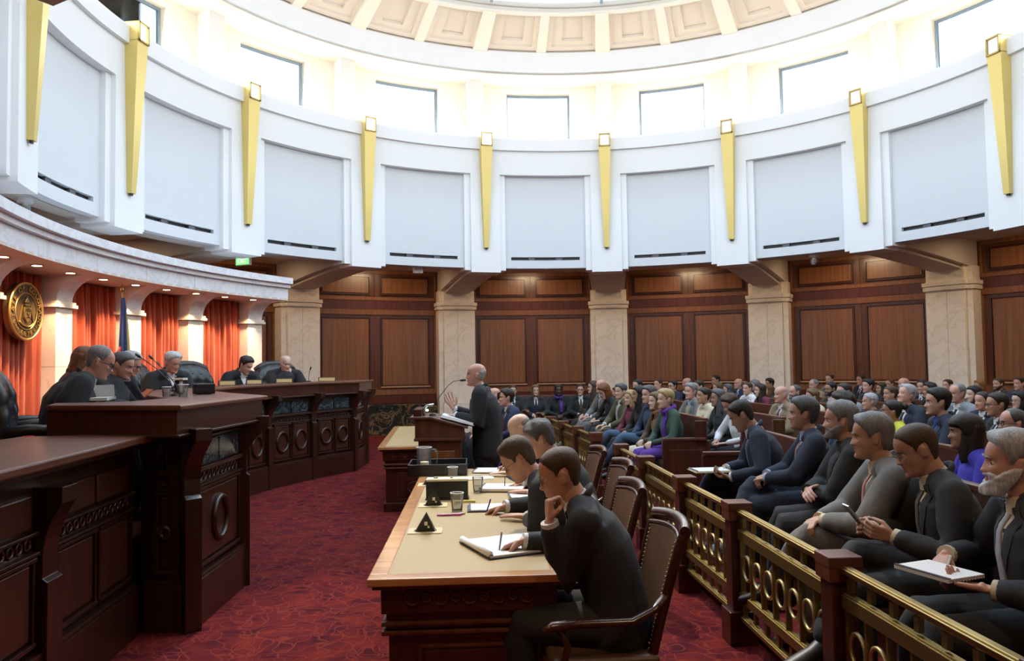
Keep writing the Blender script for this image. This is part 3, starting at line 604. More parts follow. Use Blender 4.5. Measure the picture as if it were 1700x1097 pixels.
part('fascia_moulding', stripmesh(shrink(TO, TI, .03), shrink(TO, TI, .16), HB-.205, HB-.185), WBN, bench, bev=.006)
part('underside', stripmesh(shrink(TO, TI, .10), shrink(TO, TI, .5), HB-.19, HB-.17), WOODD, bench)
# clerk's wings at both ends, lower than the bench
def wing(lab, pts, out, inn, HW=1.28):
    o = link('clerk_desk', None, loc=(0, 0, 0), label=lab, cat='desk')
    for a, b in zip(pts[:-1], pts[1:]): facet(o, a, b, HW, False, 2, small=True)
    for i, p in enumerate(pts[1:-1]):
        d1 = (Vector(pts[i+2])-Vector(pts[i])).normalized(); corbel(o, p, (d1.y, -d1.x), HW, .16, .09)
    part('countertop', stripmesh(out, inn, HW-.045, HW), WOODT, o, bev=.01); part('under_moulding', stripmesh(shrink(out, inn, .06), shrink(out, inn, .3), HW-.08, HW-.045), WBN, o, bev=.005)
wing('low mahogany clerk\'s desk in the near left corner joining the bench', [(-3.10, -8.7), (-3.24, -7.5), (-3.39, -6.3), (-3.54, -5.11)], [(-2.94, -8.7), (-3.08, -7.5), (-3.23, -6.35), (-3.40, -5.09)], [(-4.2, -8.7), (-4.2, -7.6), (-4.2, -6.4), (-4.2, -5.3)])
wing('low far clerk\'s desk beyond the far end of the bench', [(-4.32, 3.64), (-4.45, 4.8), (-4.6, 5.9), (-4.75, 6.9)], [(-4.20, 3.85), (-4.30, 4.8), (-4.45, 5.9), (-4.6, 7.0)], [(-5.0, 3.85), (-5.1, 4.8), (-5.3, 5.9), (-5.45, 7.0)])
# ================================================================ judges' chairs
LEA = mat('black_leather', (.022, .023, .027), .32, bump=(.15, 60))
def judge_chair(loc, rz, lab):
    o = link('judge_chair', None, loc=loc, rz=rz, label=lab, cat='chair', group='tufted black leather chairs behind the bench')
    if judge_chair.m is None:
        # backrest: tufted pad, curved, rolled top
        nx, nz = 29, 34; vs = []; W_, z0, z1 = .33, .40, 1.20
        def surf(u, v, back):
            x = (u-.5)*2*W_*(1-.10*v**3); z = z0+(z1-z0)*v; y = -.05+.06*(2*u-1)**2-.10*v
            if v > .82: y -= .30*(v-.82)**1.3*3
            y += -.09 if back else 0
            if not back:
                gx, gz = u*5, v*6; t = 0
                row = round(gz); off = .5 if row % 2 else 0
                for rr in (row-1, row, row+1):
                    of = .5 if rr % 2 else 0; cx = round(gx-of)+of; d = (gx-cx)**2+((gz-rr)*1.0)**2; t = max(t, math.exp(-d*9))
                y += .022*(1-t)
                e = min(u, 1-u, 1-v+.05)*12
                if e < 1: y -= .05*(1-e)**2
            if v > .9: z -= .03*((v-.9)/.1)**2*(1 if back else 0)
            if v > .93: z += .0
            z -= .10*abs(2*u-1)**3*v
            return (x, y, z)
        fr = [surf(i/(nx-1), j/(nz-1), False) for j in range(nz) for i in range(nx)]; bk = [surf(i/(nx-1), j/(nz-1), True) for j in range(nz) for i in range(nx)]
        N = nx*nz; fs = [(j*nx+i, j*nx+i+1, (j+1)*nx+i+1, (j+1)*nx+i) for j in range(nz-1) for i in range(nx-1)]
        fs += [tuple(N+k for k in reversed(f)) for f in fs]
        bd = [i for i in range(nx)]+[j*nx+nx-1 for j in range(1, nz)]+[(nz-1)*nx+i for i in range(nx-2, -1, -1)]+[j*nx for j in range(nz-2, 0, -1)]
        fs += [(bd[k], N+bd[k], N+bd[(k+1) % len(bd)], bd[(k+1) % len(bd)]) for k in range(len(bd))]
        P = [('backrest', MB().add(fr+bk, fs).mesh('backrest', LEA, 180))]
        bt = MB()
        for rr in range(1, 6):
            of = .5 if rr % 2 else 0
            for cc in range(0, 6):
                u = (cc+of)/5
                if .08 < u < .92: x, y, z = surf(u, rr/6, False); bt.ell((x, y+.004, z), (.011, .006, .011), n=8, k=4)
        P.append(('tuft_buttons', bt.mesh('tuft_buttons', LEA, 180)))
        P.append(('seat', MB().box((0, .20, .44), (.56, .52, .14)).mesh('seat', LEA)))
        for s in (-1, 1):
            P.append(('armrest', MB().tube([(s*.31, -.08, .70), (s*.33, .05, .72), (s*.33, .30, .70), (s*.32, .36, .62)], .04, 10).mesh('armrest', LEA, 180)))
            P.append(('arm_support', MB().tube([(s*.32, .30, .68), (s*.31, .24, .42)], .02, 8).mesh('arm_support', WOODD, 60)))
        rim = [surf(u, 1.0, False) for u in [i/12 for i in range(13)]]
        P.append(('top_roll', MB().tube([(x, y-.045, z) for x, y, z in rim], .052, 10).mesh('top_roll', LEA, 180)))
        P.append(('column', MB().lathe([(0, .08), (.04, .08), (.035, .38), (0, .38)], (0, .15, 0), 12).mesh('column', BLACK, 60)))
        b = MB()
        for i in range(5): a = i*2*PI/5; b.tube([(0, .15, .09), (.28*math.sin(a), .15+.28*math.cos(a), .05)], [.03, .02], 6); b.ell((.28*math.sin(a), .15+.28*math.cos(a), .026), (.025, .025, .026), n=8, k=6)
        P.append(('base', b.mesh('base', BLACK, 60))); judge_chair.m = P
    for n, me in judge_chair.m:
        c = link(n, me, o)
        if n == 'seat': bb = c.modifiers.new('b', 'BEVEL'); bb.width = .04; bb.segments = 3
judge_chair.m = None
def jrot(x, y, c=(0, -.3)): return math.atan2(-(c[0]-x), (c[1]-y))   # local +y towards point c
ZP = .57
judge_chair((-4.66, -4.60, ZP), jrot(-4.66, -4.6, (-3.0, -3.6)), 'tufted black leather chair nearest the camera at the left edge')
judge_chair((-5.08, -3.98, ZP), jrot(-5.08, -3.98, (-3.5, -2.6)), 'black leather chair behind the red haired judge')
judge_chair((-5.72, -.46, ZP), jrot(-5.8, -.85), 'black leather chair behind the white haired judge')
judge_chair((-5.63, .62, ZP), jrot(-5.63, .62, (0, -3)), 'empty tufted chair between the white haired and the dark haired judges')
judge_chair((-5.06, 2.30, ZP), jrot(-5.22, 1.85, (-1.5, -4.5)), 'tufted chair beside the bald judge near the far end')
# ---- things on the bench
NP_ = mat('nameplate_brass', (.42, .30, .14), .4, .6); SLOT = mat('dark_wood_block', (.035, .014, .010), .4)
def nameplate(x, y, w_, lab, c=(0, -3)):
    o = link('nameplate', None, loc=(x, y, HB), rz=jrot(x, y, c)+PI, label=lab, cat='nameplate', group='nameplates along the bench')
    part('block', MB().xprism([(-.035, 0), (.035, 0), (.02, .07), (-.02, .07)], lambda a, z, t: (t, a, z), -w_/2, w_/2), SLOT, o)
    part('plate', MB().box((0, -.030, .035), (w_-.03, .004, .05), rot=Matrix.Rotation(-.2, 3, 'X')), NP_, o)
nameplate(-4.34, 2.55, .28, 'dark nameplate block standing alone near the far bench end', (-2.5, -4)); nameplate(-4.78, 1.72, .25, 'brass nameplate block in front of the bald judge', (-2.5, -4))
nameplate(-4.93, .85, .22, 'brass nameplate in front of the dark haired judge', (-2.5, -4)); nameplate(-5.07, .22, .22, 'brass nameplate in front of the empty chair', (-2.5, -4))
def gooseneck(x, y, z, pts, lab, r=.004):
    o = link('microphone', None, loc=(x, y, z), label=lab, cat='microphone', group='gooseneck microphones')
    part('base', MB().lathe([(0, 0), (.035, 0), (.03, .02), (0, .02)], n=12), BLKP, o, smooth=50); part('stem', MB().tube(pts, r, 6), BLACK, o, smooth=180)
    a, b = Vector(pts[-2]), Vector(pts[-1]); d = (b-a).normalized(); part('capsule', MB().tube([b, b+d*.02, b+d*.06], [.008, .013, .011], 8), BLKP, o, smooth=180)
gooseneck(-4.55, 2.25, HB, [(0, 0, .02), (0, 0, .1), (.02, -.03, .17), (.03, -.04, .19)], 'thin gooseneck microphone by the far end nameplate')
gooseneck(-3.95, -3.72, HB, [(0, 0, .02), (-.05, .02, .12), (-.2, .08, .24), (-.36, .14, .33)], 'gooseneck microphone bent towards the second judge')
gooseneck(-4.10, -3.30, HB, [(0, 0, .02), (-.05, .02, .10), (-.18, .08, .22), (-.32, .16, .32)], 'gooseneck microphone beyond the water glasses')
gooseneck(-4.62, -2.30, HB, [(0, 0, .02), (-.04, .02, .10), (-.12, .08, .2), (-.22, .16, .27)], 'gooseneck microphone in front of the white haired judge')
def tumbler(x, y, z, r=.038, h=.10, lab='', cat='glass', name='water_glass', water=.5, grp='drinking glasses'):
    o = link(name, None, loc=(x, y, z), label=lab, cat=cat, group=grp)
    part('glass_wall', MB().lathe([(0, .001), (r*.78, .001), (r, h), (r-.002, h), (r*.78-.002, .006), (0, .006)], n=20), CUP, o, smooth=50)
    part('rim', MB().torus((0, 0, h), r, .0032, 20, 5, rot=Matrix.Rotation(PI/2, 3, 'X')), mat('rim_white', (.85, .85, .85), .3), o, smooth=180)
    if water: part('water', MB().lathe([(0, .007), (r*.76, .007), (r*(.78+.2*water)-.003, h*water), (0, h*water)], n=20), WATER, o, smooth=50)
tumbler(-3.74, -4.02, HB, .04, .10, 'clear water glass on the bench top nearest its front corner'); tumbler(-3.95, -3.86, HB, .036, .08, 'low glass with water behind the front corner glass')
o = link('control_box', None, loc=(-3.86, -3.35, HB), rz=.5, label='small black control box on the bench top', cat='box')
part('case', MB().box((0, 0, .05), (.18, .10, .09)), BLKP, o, bev=.008); part('front_screen', MB().box((0, -.052, .05), (.15, .004, .05)), mat('screen_dark', (.03, .03, .035), .1), o); part('foot', MB().box((0, 0, .003), (.12, .06, .006)), BLACK, o)
o = link('tablet', None, loc=(-4.02, -4.28, HB+.005), rz=-.9, label='tablet with lit screen propped before the nearest judge', cat='tablet')
rt = Matrix.Rotation(.6, 3, 'X'); part('cover', MB().box((0, .02, .06), (.26, .012, .18), rot=rt), mat('tablet_cover', (.02, .02, .06), .4), o); part('screen', MB().box((.02, .012, .066), (.20, .004, .14), rot=rt), mat('screen_lit', (.2, .3, .5), .2, emis=(.45, .6, .85), es=.7), o)
part('stand_flap', MB().box((-.02, .10, .03), (.2, .008, .10), rot=Matrix.Rotation(-.8, 3, 'X')), mat('flap_orange', (.6, .15, .05), .5), o)
o = link('paper_stack', None, loc=(-4.22, -4.42, HB), rz=.3, label='white papers standing before the nearest judge', cat='papers'); part('sheets', MB().box((0, 0, .012), (.22, .30, .022)), PAPER, o); part('propped_sheet', MB().box((0, .10, .05), (.22, .003, .13), rot=Matrix.Rotation(.35, 3, 'X')), PAPER, o)
o = link('candle_holder', None, loc=(-4.35, -2.75, HB), label='white square candle shaped lamp on the bench top', cat='lamp'); part('holder', MB().box((0, 0, .06), (.07, .07, .12)), BLKP, o, bev=.004); part('white_top', MB().box((0, 0, .13), (.11, .11, .02)), mat('ivory', (.8, .72, .6), .5), o, bev=.003); part('white_front', MB().box((.03, -.037, .06), (.03, .004, .11)), PAPER, o)
# exit sign over the canopy
o = link('exit_sign', None, loc=(-6.30, 4.10, 3.69), rz=-.45, label='green lit exit sign hanging above the canopy', cat='sign'); part('housing', MB().box((0, 0, 0), (.36, .05, .16)), mat('sign_white', (.7, .75, .7), .5), o); part('green_panel', MB().box((0, -.027, 0), (.33, .004, .13)), mat('sign_green', (.05, .5, .1), .4, emis=(.25, .9, .25), es=1.2), o)
part('hanger', MB().tube([(0, 0, .08), (0, 0, .44)], .01, 6), STEEL, o)
text('EXIT', .12, mat('sign_letters', (.9, 1, .9), .5, emis=(.8, 1, .8), es=1.5), o, (0, -.031, 0), (PI/2, 0, 0), ext=.001)
domecam(-7.08, -.95, 3.79, 'white dome camera under the drum at the left edge'); domecam(4.64, 5.40, 3.79, 'small camera under the drum above the right columns')
o = link('ceiling_speaker', None, loc=(-3.38, 6.28, 3.79), rz=.3, label='small white box speaker under the drum left of the speaker\'s column', cat='speaker'); part('case', MB().box((0, 0, -.06), (.20, .12, .12)), WHITE, o, bev=.01); part('grille', MB().box((0, -.062, -.06), (.16, .006, .09)), mat('grille_grey', (.5, .5, .52), .6), o); part('bracket', MB().box((0, 0, .0), (.05, .05, .04)), STEEL, o)
# ================================================================ counsel tables
LTH = mat('tan_leather_inset', (.46, .34, .17), .38, var=(.18, 160))
def table(loc, rz, L, W, lab, near=True):
    """local x across (W), y along (L); origin at near-left corner on the floor"""
    o = link('counsel_table', None, loc=loc, rz=rz, label=lab, cat='table'); b = .085; z = .76
    for n, c, d in (('top_board', (W/2, b/2, z-.018), (W, b, .036)), ('top_board', (W/2, L-b/2, z-.018), (W, b, .036)), ('top_board', (b/2, L/2, z-.018), (b, L-2*b, .036)), ('top_board', (W-b/2, L/2, z-.018), (b, L-2*b, .036))):
        part(n, MB().box(c, d), WOODL, o, bev=.006)
    part('leather_inset', MB().box((W/2, L/2, z-.014), (W-2*b+.002, L-2*b+.002, .026)), LTH, o)
    def ringbox(n, x, z0, z1, M=WOODD, bev=.005, t=.035, right=False):
        for c, d in (((W/2, x+t/2, (z0+z1)/2), (W-2*x, t, z1-z0)), ((W/2, L-x-t/2, (z0+z1)/2), (W-2*x, t, z1-z0)), ((x+t/2, L/2, (z0+z1)/2), (t, L-2*x-2*t, z1-z0)))+((((W-x-t/2, L/2, (z0+z1)/2), (t, L-2*x-2*t, z1-z0)),) if right else ()):
            part(n, MB().box(c, d), M, o, bev=bev)
    ringbox('top_moulding', .02, z-.055, z-.036, WOOD, right=True); ringbox('apron', .055, .59, z-.055); ringbox('waist', .075, .555, .59); ringbox('moulding', .055, .535, .555, WOOD); ringbox('moulding', .075, .515, .535, WOODD); ringbox('moulding', .055, .495, .515, WOOD)
    ringbox('base_panel', .085, 0, .495); ringbox('plinth', .06, 0, .10, t=.025)
    f = MB()
    for i in range(9): f.torus((.16+(W-.32)*(i+.5)/9, .052, .66), .032 if i % 2 == 0 else .02, .007, 16, 5)
    for i in range(int(L/.09)): f.torus((.052, .12+(L-.24)*(i+.5)/int(L/.09), .66), .032 if i % 2 == 0 else .02, .007, 12, 5, rot=Matrix.Rotation(PI/2, 3, 'Z'))
    part('carved_ring_frieze', f, WOODD, o, smooth=180, kind='stuff')
    fr = MB()
    for c, d in (((W/2, .083, .44), (.50*W, .012, .014)), ((W/2, .083, .14), (.5*W, .012, .014)), ((W*.25, .083, .29), (.014, .012, .31)), ((W*.75, .083, .29), (.014, .012, .31))): fr.box(c, d)
    part('panel_moulding', fr, WOOD, o); part('raised_panel', MB().box((W/2, .083, .29), (.46*W, .012, .26)), WOODD, o, bev=.003)
    part('oval_moulding', MB().torus((W/2, .076, .27), .07, .009, 24, 6, sx=1.6), WOODD, o, smooth=180)
    return o
TA = .0738
table((-1.70, -6.73, 0), TA, 3.62, .895, 'long near counsel table with tan leather top and honey coloured wooden edge')
table((-2.78, -1.1, 0), TA*1.6, 3.2, .90, 'far counsel table behind the lectern, mostly hidden')
def T(u, v_, z=.76):    # point on the near table: u across, v along
    c, s = math.cos(TA), math.sin(TA); return (-1.70+u*c-v_*s, -6.73+u*s+v_*c, z)
def pad(name, x, y, rz, w_, h, lab, cat='notepad', t=.008, cover=None, z=.76, roll=False, grp='writing pads on the counsel table'):
    o = link(name, None, loc=(x, y, z), rz=rz, label=lab, cat=cat, group=grp)
    if cover: part('cover', MB().box((0, 0, .003), (w_+.02, h+.02, .006)), cover, o)
    part('paper_block', MB().box((0, 0, .006+t/2), (w_, h, t)), PAPER, o, bev=.001)
    if roll: part('rolled_pages', MB().tube([(-w_/2, -h/2+.01, .022), (-w_/2, h/2-.01, .022)], .016, 10), PAPER, o, smooth=180)
    part('binding', MB().box((-w_/2+.006, 0, .008+t), (.014, h, .003)), mat('binding_dark', (.05, .05, .08), .5), o)
    return o
NAVY = mat('navy_cover', (.015, .02, .06), .45)
pad('folder', -1.10, -6.14, .45, .36, .40, 'open dark folder with white pages nearest the camera on the table', 'folder', .010, NAVY, roll=True)
pad('notepad', -1.24, -5.07, .08, .30, .22, 'white notepad under the second man\'s writing hand', cover=NAVY); pad('notepad', -1.20, -4.30, -.1, .32, .26, 'thick white pad under the third man\'s pen', t=.02)
pad('notepad', -1.02, -4.62, .1, .26, .2, 'white pad between the second and third men'); pad('notepad', -1.38, -3.28, -.1, .22, .28, 'white pad at the far end under the blue pen')
o = link('paper_sheets', None, loc=(-1.52, -3.70, .76), rz=.15, label='loose white sheets spread at the far end of the table', cat='papers')
part('sheet', MB().box((0, 0, .002), (.44, .16, .004)), PAPER, o); part('sheet', MB().box((-.05, -.05, .005), (.3, .14, .003), rz=.1), mat('cream_paper', (.78, .72, .56), .7), o)
PLB = mat('beige_plate', (.62, .52, .30), .45)
for i, (x, y, lab) in enumerate(((-1.58, -5.74, 'raised black outlet wedge on a beige plate nearest the camera'), (-1.64, -4.93, 'raised black outlet wedge on a beige plate, middle of three'), (-1.78, -4.02, 'raised black outlet wedge on a beige plate farthest up the table'))):
    o = link('table_outlet', None, loc=(x, y, .76), rz=TA, label=lab, cat='outlet', group='pop up outlets on the counsel table')
    part('plate', MB().box((0, 0, .002), (.19, .15, .004)), PLB, o, bev=.001)
    part('opening', MB().box((0, 0, .0046), (.125, .05, .001)), BLACK, o)
    part('wedge', MB().xprism([(-.035, 0), (.035, 0), (-.02, .10)], lambda a, z, t: (t, a, z+.004), -.05, .05).mesh('w', BLKP) and MB().add([(-.055, -.03, .004), (.055, -.03, .004), (.055, .035, .004), (-.055, .035, .004), (.01, -.045, .115), (.035, .02, .05)], [(0, 1, 4), (1, 2, 5, 4), (2, 3, 5), (3, 0, 4, 5), (3, 2, 1, 0)]), BLKP, o)
    part('socket', MB().box((.006, -.036, .05), (.018, .006, .022), rot=Matrix.Rotation(.15, 3, 'X')).box((.02, -.034, .03), (.012, .006, .012)), CHROME, o)
o = link('document_box', None, loc=(-1.575, -4.66, .76), rz=TA-.02, label='black upright document box with a cream folder on top', cat='box')
part('box_body', MB().box((0, 0, .063), (.29, .11, .126)), BLKP, o, bev=.006); part('cream_top', MB().box((0, .0, .134), (.285, .115, .014)), mat('cream_card', (.80, .74, .50), .6), o); part('clip', MB().box((-.08, 0, .144), (.03, .015, .005)).box((.03, 0, .144), (.02, .015, .005)), BLACK, o); part('base', MB().box((0, 0, .004), (.30, .12, .008)), BLACK, o)
o = link('highlighter', None, loc=(-1.44, -4.84, .76), rz=.1, label='yellow highlighter lying before the black document box', cat='pen'); part('barrel', MB().tube([(-.06, 0, .009), (.05, 0, .009)], .008, 8), mat('hl_yellow', (.55, .50, .05), .4), o, smooth=60); part('cap', MB().tube([(.05, 0, .009), (.075, 0, .009)], .009, 8), mat('hl_cap', (.65, .6, .1), .4), o, smooth=60)
tumbler(-1.46, -5.14, .76, .042, .115, 'clear plastic cup nearest the camera, beside the coloured pens', 'cup', 'plastic_cup', .38, 'plastic cups on the counsel table')
tumbler(-1.38, -4.40, .76, .042, .115, 'clear plastic cup behind the black document box', 'cup', 'plastic_cup', .4, 'plastic cups on the counsel table')
tumbler(-1.62, -3.86, .76, .042, .115, 'clear plastic cup in front of the black tray', 'cup', 'plastic_cup', .62, 'plastic cups on the counsel table')
for i, (c, nm) in enumerate((((.45, .05, .25), 'magenta'), ((.25, .15, .5), 'violet'), ((.5, .5, .05), 'yellow green'))):
    o = link('pen', None, loc=(-1.50+.012*i, -5.30+.014*i, .76), rz=.10+.12*i, label=nm+' pen lying beside the nearest plastic cup', cat='pen', group='coloured pens'); part('barrel', MB().tube([(-.07, 0, .006), (.05, 0, .006)], .0055, 8), mat('pen_'+nm, c, .4), o, smooth=60); part('cap', MB().tube([(.05, 0, .006), (.08, 0, .006)], .007, 8), mat('pen_cap_'+nm, tuple(min(1, x*1.4) for x in c), .4), o, smooth=60)
# black tray, pitcher
o = link('serving_tray', None, loc=(-1.80, -3.33, .761), rz=TA, label='black rectangular tray at the far end of the table', cat='tray')
for c, d in (((0, 0, .006), (.50, .42, .012)), ((0, -.205, .05), (.50, .012, .09)), ((0, .205, .05), (.50, .012, .09)), ((-.245, 0, .05), (.012, .42, .09)), ((.245, 0, .05), (.012, .42, .09))): part('tray_bottom' if d[2] < .05 else 'tray_side', MB().box(c, d), BLKP, o, bev=.003)
px_, py_ = -1.92, -3.36
o = link('pitcher', None, loc=(px_, py_, .774), label='clear glass water pitcher standing in the black tray', cat='pitcher')
part('vessel', MB().lathe([(0, .001), (.055, .001), (.058, .02), (.064, .20), (.068, .21), (.065, .21), (.061, .20), (.054, .02), (0, .008)], n=24), CUP, o, smooth=60)
part('rim', MB().torus((0, 0, .21), .067, .003, 24, 5, rot=Matrix.Rotation(PI/2, 3, 'X')), MATS['rim_white'], o, smooth=180); part('handle', MB().tube([(.06, 0, .19), (.10, 0, .19), (.115, 0, .16), (.112, 0, .08), (.10, 0, .05), (.057, 0, .045)], .007, 8), CUP, o, smooth=180)
part('water', MB().lathe([(0, .012), (.052, .012), (.054, .05), (0, .05)], n=20), WATER, o, smooth=60)
o = link('candle_jar', None, loc=(-1.90, -3.48, .774), label='cream lidded jar in the tray before the pitcher', cat='jar'); part('jar', MB().lathe([(0, 0), (.034, 0), (.034, .07), (0, .07)], n=16), MATS['rim_white'], o, smooth=50); part('lid', MB().lathe([(0, .07), (.036, .07), (.036, .10), (0, .105)], n=16), mat('jar_cream', (.80, .70, .50), .4), o, smooth=50)
# ================================================================ lectern
lect = link('lectern', None, loc=(-1.92, -2.12, 0), rz=TA, label='mahogany lectern with sloped top in front of the standing speaker', cat='lectern')
def LB(n, c, d, M=WOOD, **k): return part(n, MB().box(c, d), M, lect, bev=.005, **k)
LB('plinth', (0, .0, .06), (.50, .66, .12), WOODD); LB('body', (-.0, 0, .53), (.42, .60, .84)); LB('raised_panel', (0, -.305, .55), (.30, .02, .60), WOODP); LB('side_panel', (-.215, 0, .55), (.02, .44, .6), WOODP); LB('waist_moulding', (0, 0, .965), (.50, .68, .03))
part('desk_box', MB().xprism([(-.24, .98), (.24, .98), (.24, 1.075), (-.08, 1.165), (-.24, 1.165)], lambda x, z, y: (x, y, z), -.33, .33), WOOD, lect, bev=.005)
part('sloped_top', MB().xprism([(-.29, 1.165), (-.09, 1.165), (.28, 1.065), (.285, 1.085), (-.085, 1.19), (-.29, 1.19)], lambda x, z, y: (x, y, z), -.36, .36), WOODT, lect, bev=.004)
LB('front_box', (-.22, 0, 1.225), (.08, .5, .07), WOODD); LB('cable_plate', (-.14, -.318, 1.08), (.10, .01, .07), BLACK)
part('reading_light', MB().tube([(-.16, -.10, 1.19), (-.17, -.12, 1.25), (-.13, -.14, 1.29), (-.06, -.15, 1.30)], .014, 8), CHROME, lect, smooth=180)
part('light_bulb', MB().ell((-.13, -.16, 1.245), (.016, .016, .012)), mat('green_led', (.6, .9, .7), .3, emis=(.6, 1, .75), es=5), lect, smooth=180)
part('cable', MB().tube([(-.16, -.325, 1.08), (-.19, -.33, 1.0), (-.2, -.34, .85), (-.2, -.34, .5)], .005, 6), BLACK, lect, smooth=180)
gooseneck(-1.98, -2.30, 1.19, [(0, 0, .02), (-.02, 0, .06), (.08, .0, .20), (.16, 0, .30), (.22, .0, .345), (.28, 0, .35)], 'gooseneck microphone curving up from the lectern to the speaker', .004)
o = link('binder', None, loc=(-1.735, -2.20, 1.133), rz=TA, label='open white binder on the lectern slope', cat='binder'); rt = Matrix.Rotation(.27, 3, 'Y')
part('pages', MB().box((0, 0, .016), (.32, .34, .02), rot=rt), PAPER, o); part('cover', MB().box((0, 0, .002), (.34, .38, .006), rot=rt), mat('white_cover', (.75, .75, .78), .4), o)
o = link('paper_tray', None, loc=(-1.93, -.72, .785), rz=.1, label='white paper box seen between lectern and speaker', cat='box'); part('box_body', MB().box((0, 0, .07), (.13, .2, .14)), mat('box_cream', (.7, .62, .52), .6), o, bev=.004); part('lid', MB().box((0, 0, .145), (.14, .21, .012)), PAPER, o)
# added spot standing in for a sunbeam from the skylight onto the table
spot('table_sunbeam', (-2.6, -.6, 8.4), (-1.35, -5.2, .8), 2700, (1, .86, .66), .52, .6, .12)
# ================================================================ armchairs at the tables
BRL = mat('brown_leather', (.105, .055, .032), .38, bump=(.1, 80)); NAIL = mat('brass_nail', (.55, .38, .14), .3, .9)
WCH = wood('chair_mahogany', (.070, .022, .014), (.036, .011, .008), .25, (18, 18, 3), .4)
def armchair_meshes():
    P = []
    # back panel: curved, leaning back; local +y is forward, back at y=-.22
    def bp(u, v, off=0): x = (u-.5)*(.40+.10*v); y = -.20-.12*v-.02*v*v-.045*(1-(2*u-1)**2)+off; z = .47+.55*v+.02*(1-(2*u-1)**2)*v; return (x, y, z)
    def panel(off0, off1, u0=0.06, u1=.94, v0=.04, v1=.93, nx=9, nz=9, puff=0.0):
        vs = []
        for s, of in ((0, off0), (1, off1)):
            for j in range(nz):
                for i in range(nx):
                    uu = i/(nx-1); vv = j/(nz-1); pf_ = puff*math.sin(PI*uu)*math.sin(PI*vv)*(1 if s else -1); vs.append(bp(u0+(u1-u0)*uu, v0+(v1-v0)*vv, of+pf_))
        N = nx*nz; fs = [(j*nx+i, j*nx+i+1, (j+1)*nx+i+1, (j+1)*nx+i) for j in range(nz-1) for i in range(nx-1)]; fs += [tuple(N+k for k in reversed(f)) for f in fs]
        bd = list(range(nx))+[j*nx+nx-1 for j in range(1, nz)]+[(nz-1)*nx+i for i in range(nx-2, -1, -1)]+[j*nx for j in range(nz-2, 0, -1)]
        fs += [(bd[k], N+bd[k], N+bd[(k+1) % len(bd)], bd[(k+1) % len(bd)]) for k in range(len(bd))]
        return MB().add(vs, fs)
    P.append(('back_upholstery', panel(-.020, .022, puff=.012).mesh('back_upholstery', BRL, 60)))
    fr = MB()
    for u in (0, 1): fr.tube([bp(u, v) for v in (-.9+.0, -.45, 0, .3, .6, .9, 1.0)], [.022, .022, .024, .024, .024, .024, .022], 8)
    P.append(('back_posts', fr.mesh('back_posts', WCH, 60)))
    cr = MB(); cr.tube([(x, y-.012, z+.012) for x, y, z in [bp(u, 1.0) for u in [i/12 for i in range(13)]]], .026, 10, flat=1.25); cr.tube([(x, y+.016, z-.016) for x, y, z in [bp(u, .98) for u in [i/12 for i in range(13)]]], .012, 8); P.append(('crest_rail', cr.mesh('crest_rail', WCH, 60)))
    P.append(('lower_rail', MB().tube([bp(u, .02) for u in [i/8 for i in range(9)]], .016, 8).mesh('lower_rail', WCH, 60)))
    nl = MB()
    for k in range(26):
        for u in (.075, .925): x, y, z = bp(u, .05+.87*k/25, .026); nl.ell((x, y, z), (.0045,)*3, n=6, k=4); x, y, z = bp(u, .05+.87*k/25, -.024); nl.ell((x, y, z), (.0045,)*3, n=6, k=4)
    P.append(('brass_nails', nl.mesh('brass_nails', NAIL, 180)))
    P.append(('seat', MB().box((0, .02, .455), (.50, .50, .07)).mesh('seat', BRL))); P.append(('seat_rail', MB().box((0, .02, .40), (.52, .52, .05)).mesh('seat_rail', WOOD)))
    for s in (-1, 1):
        u = 0 if s < 0 else 1; a = Vector(bp(u, .52))
        P.append(('armrest', MB().tube([a, a+Vector((s*.03, .07, -.06)), a+Vector((s*.055, .18, -.10)), (s*.30, .16, .665), (s*.295, .27, .655), (s*.285, .31, .63)], [.020, .022, .024, .026, .028, .02], 10, flat=.8).mesh('armrest', WCH, 180)))
        P.append(('arm_support', MB().tube([(s*.29, .24, .645), (s*.275, .20, .56), (s*.26, .23, .44), (s*.255, .24, .40)], [.018, .016, .02, .022], 8).mesh('arm_support', WCH, 180)))
        P.append(('leg', MB().tube([(s*.23, .25, .40), (s*.232, .255, .2), (s*.235, .25, 0)], [.026, .022, .016], 8).mesh('leg', WCH, 60)))
        P.append(('leg', MB().tube([(s*.20, -.22, .42), (s*.205, -.25, .2), (s*.21, -.30, 0)], [.026, .022, .016], 8).mesh('leg', WCH, 60)))
    return P
AM = armchair_meshes()
def armchair(x, y, rz, lab):
    o = link('armchair', None, loc=(x, y, 0), rz=rz, label=lab, cat='chair', group='leather armchairs at the counsel tables'); o.scale = (.93, .93, .93)
    for n, me in AM:
        c = link(n, me, o)
        if n == 'brass_nails': c['kind'] = 'stuff'
        if n in ('seat', 'seat_rail'): b = c.modifiers.new('b', 'BEVEL'); b.width = .03 if n == 'seat' else .005; b.segments = 3
armchair(-.68, -6.60, PI/2+.12, 'brown leather armchair of the man nearest the camera'); armchair(-.72, -5.56, PI/2+.15, 'brown leather armchair of the second man at the table')
armchair(-.66, -4.57, PI/2+.15, 'brown leather armchair of the third man at the table'); armchair(-.76, -3.66, PI/2+.15, 'brown leather armchair of the fourth man at the table')
armchair(-1.20, .99, PI/2+.1, 'armchair of the man in the blue suit at the far table'); armchair(-1.42, 1.80, PI/2+.1, 'armchair of the balding man at the far table'); armchair(-1.60, 2.60, PI/2+.1, 'armchair of the man with glasses at the far table')
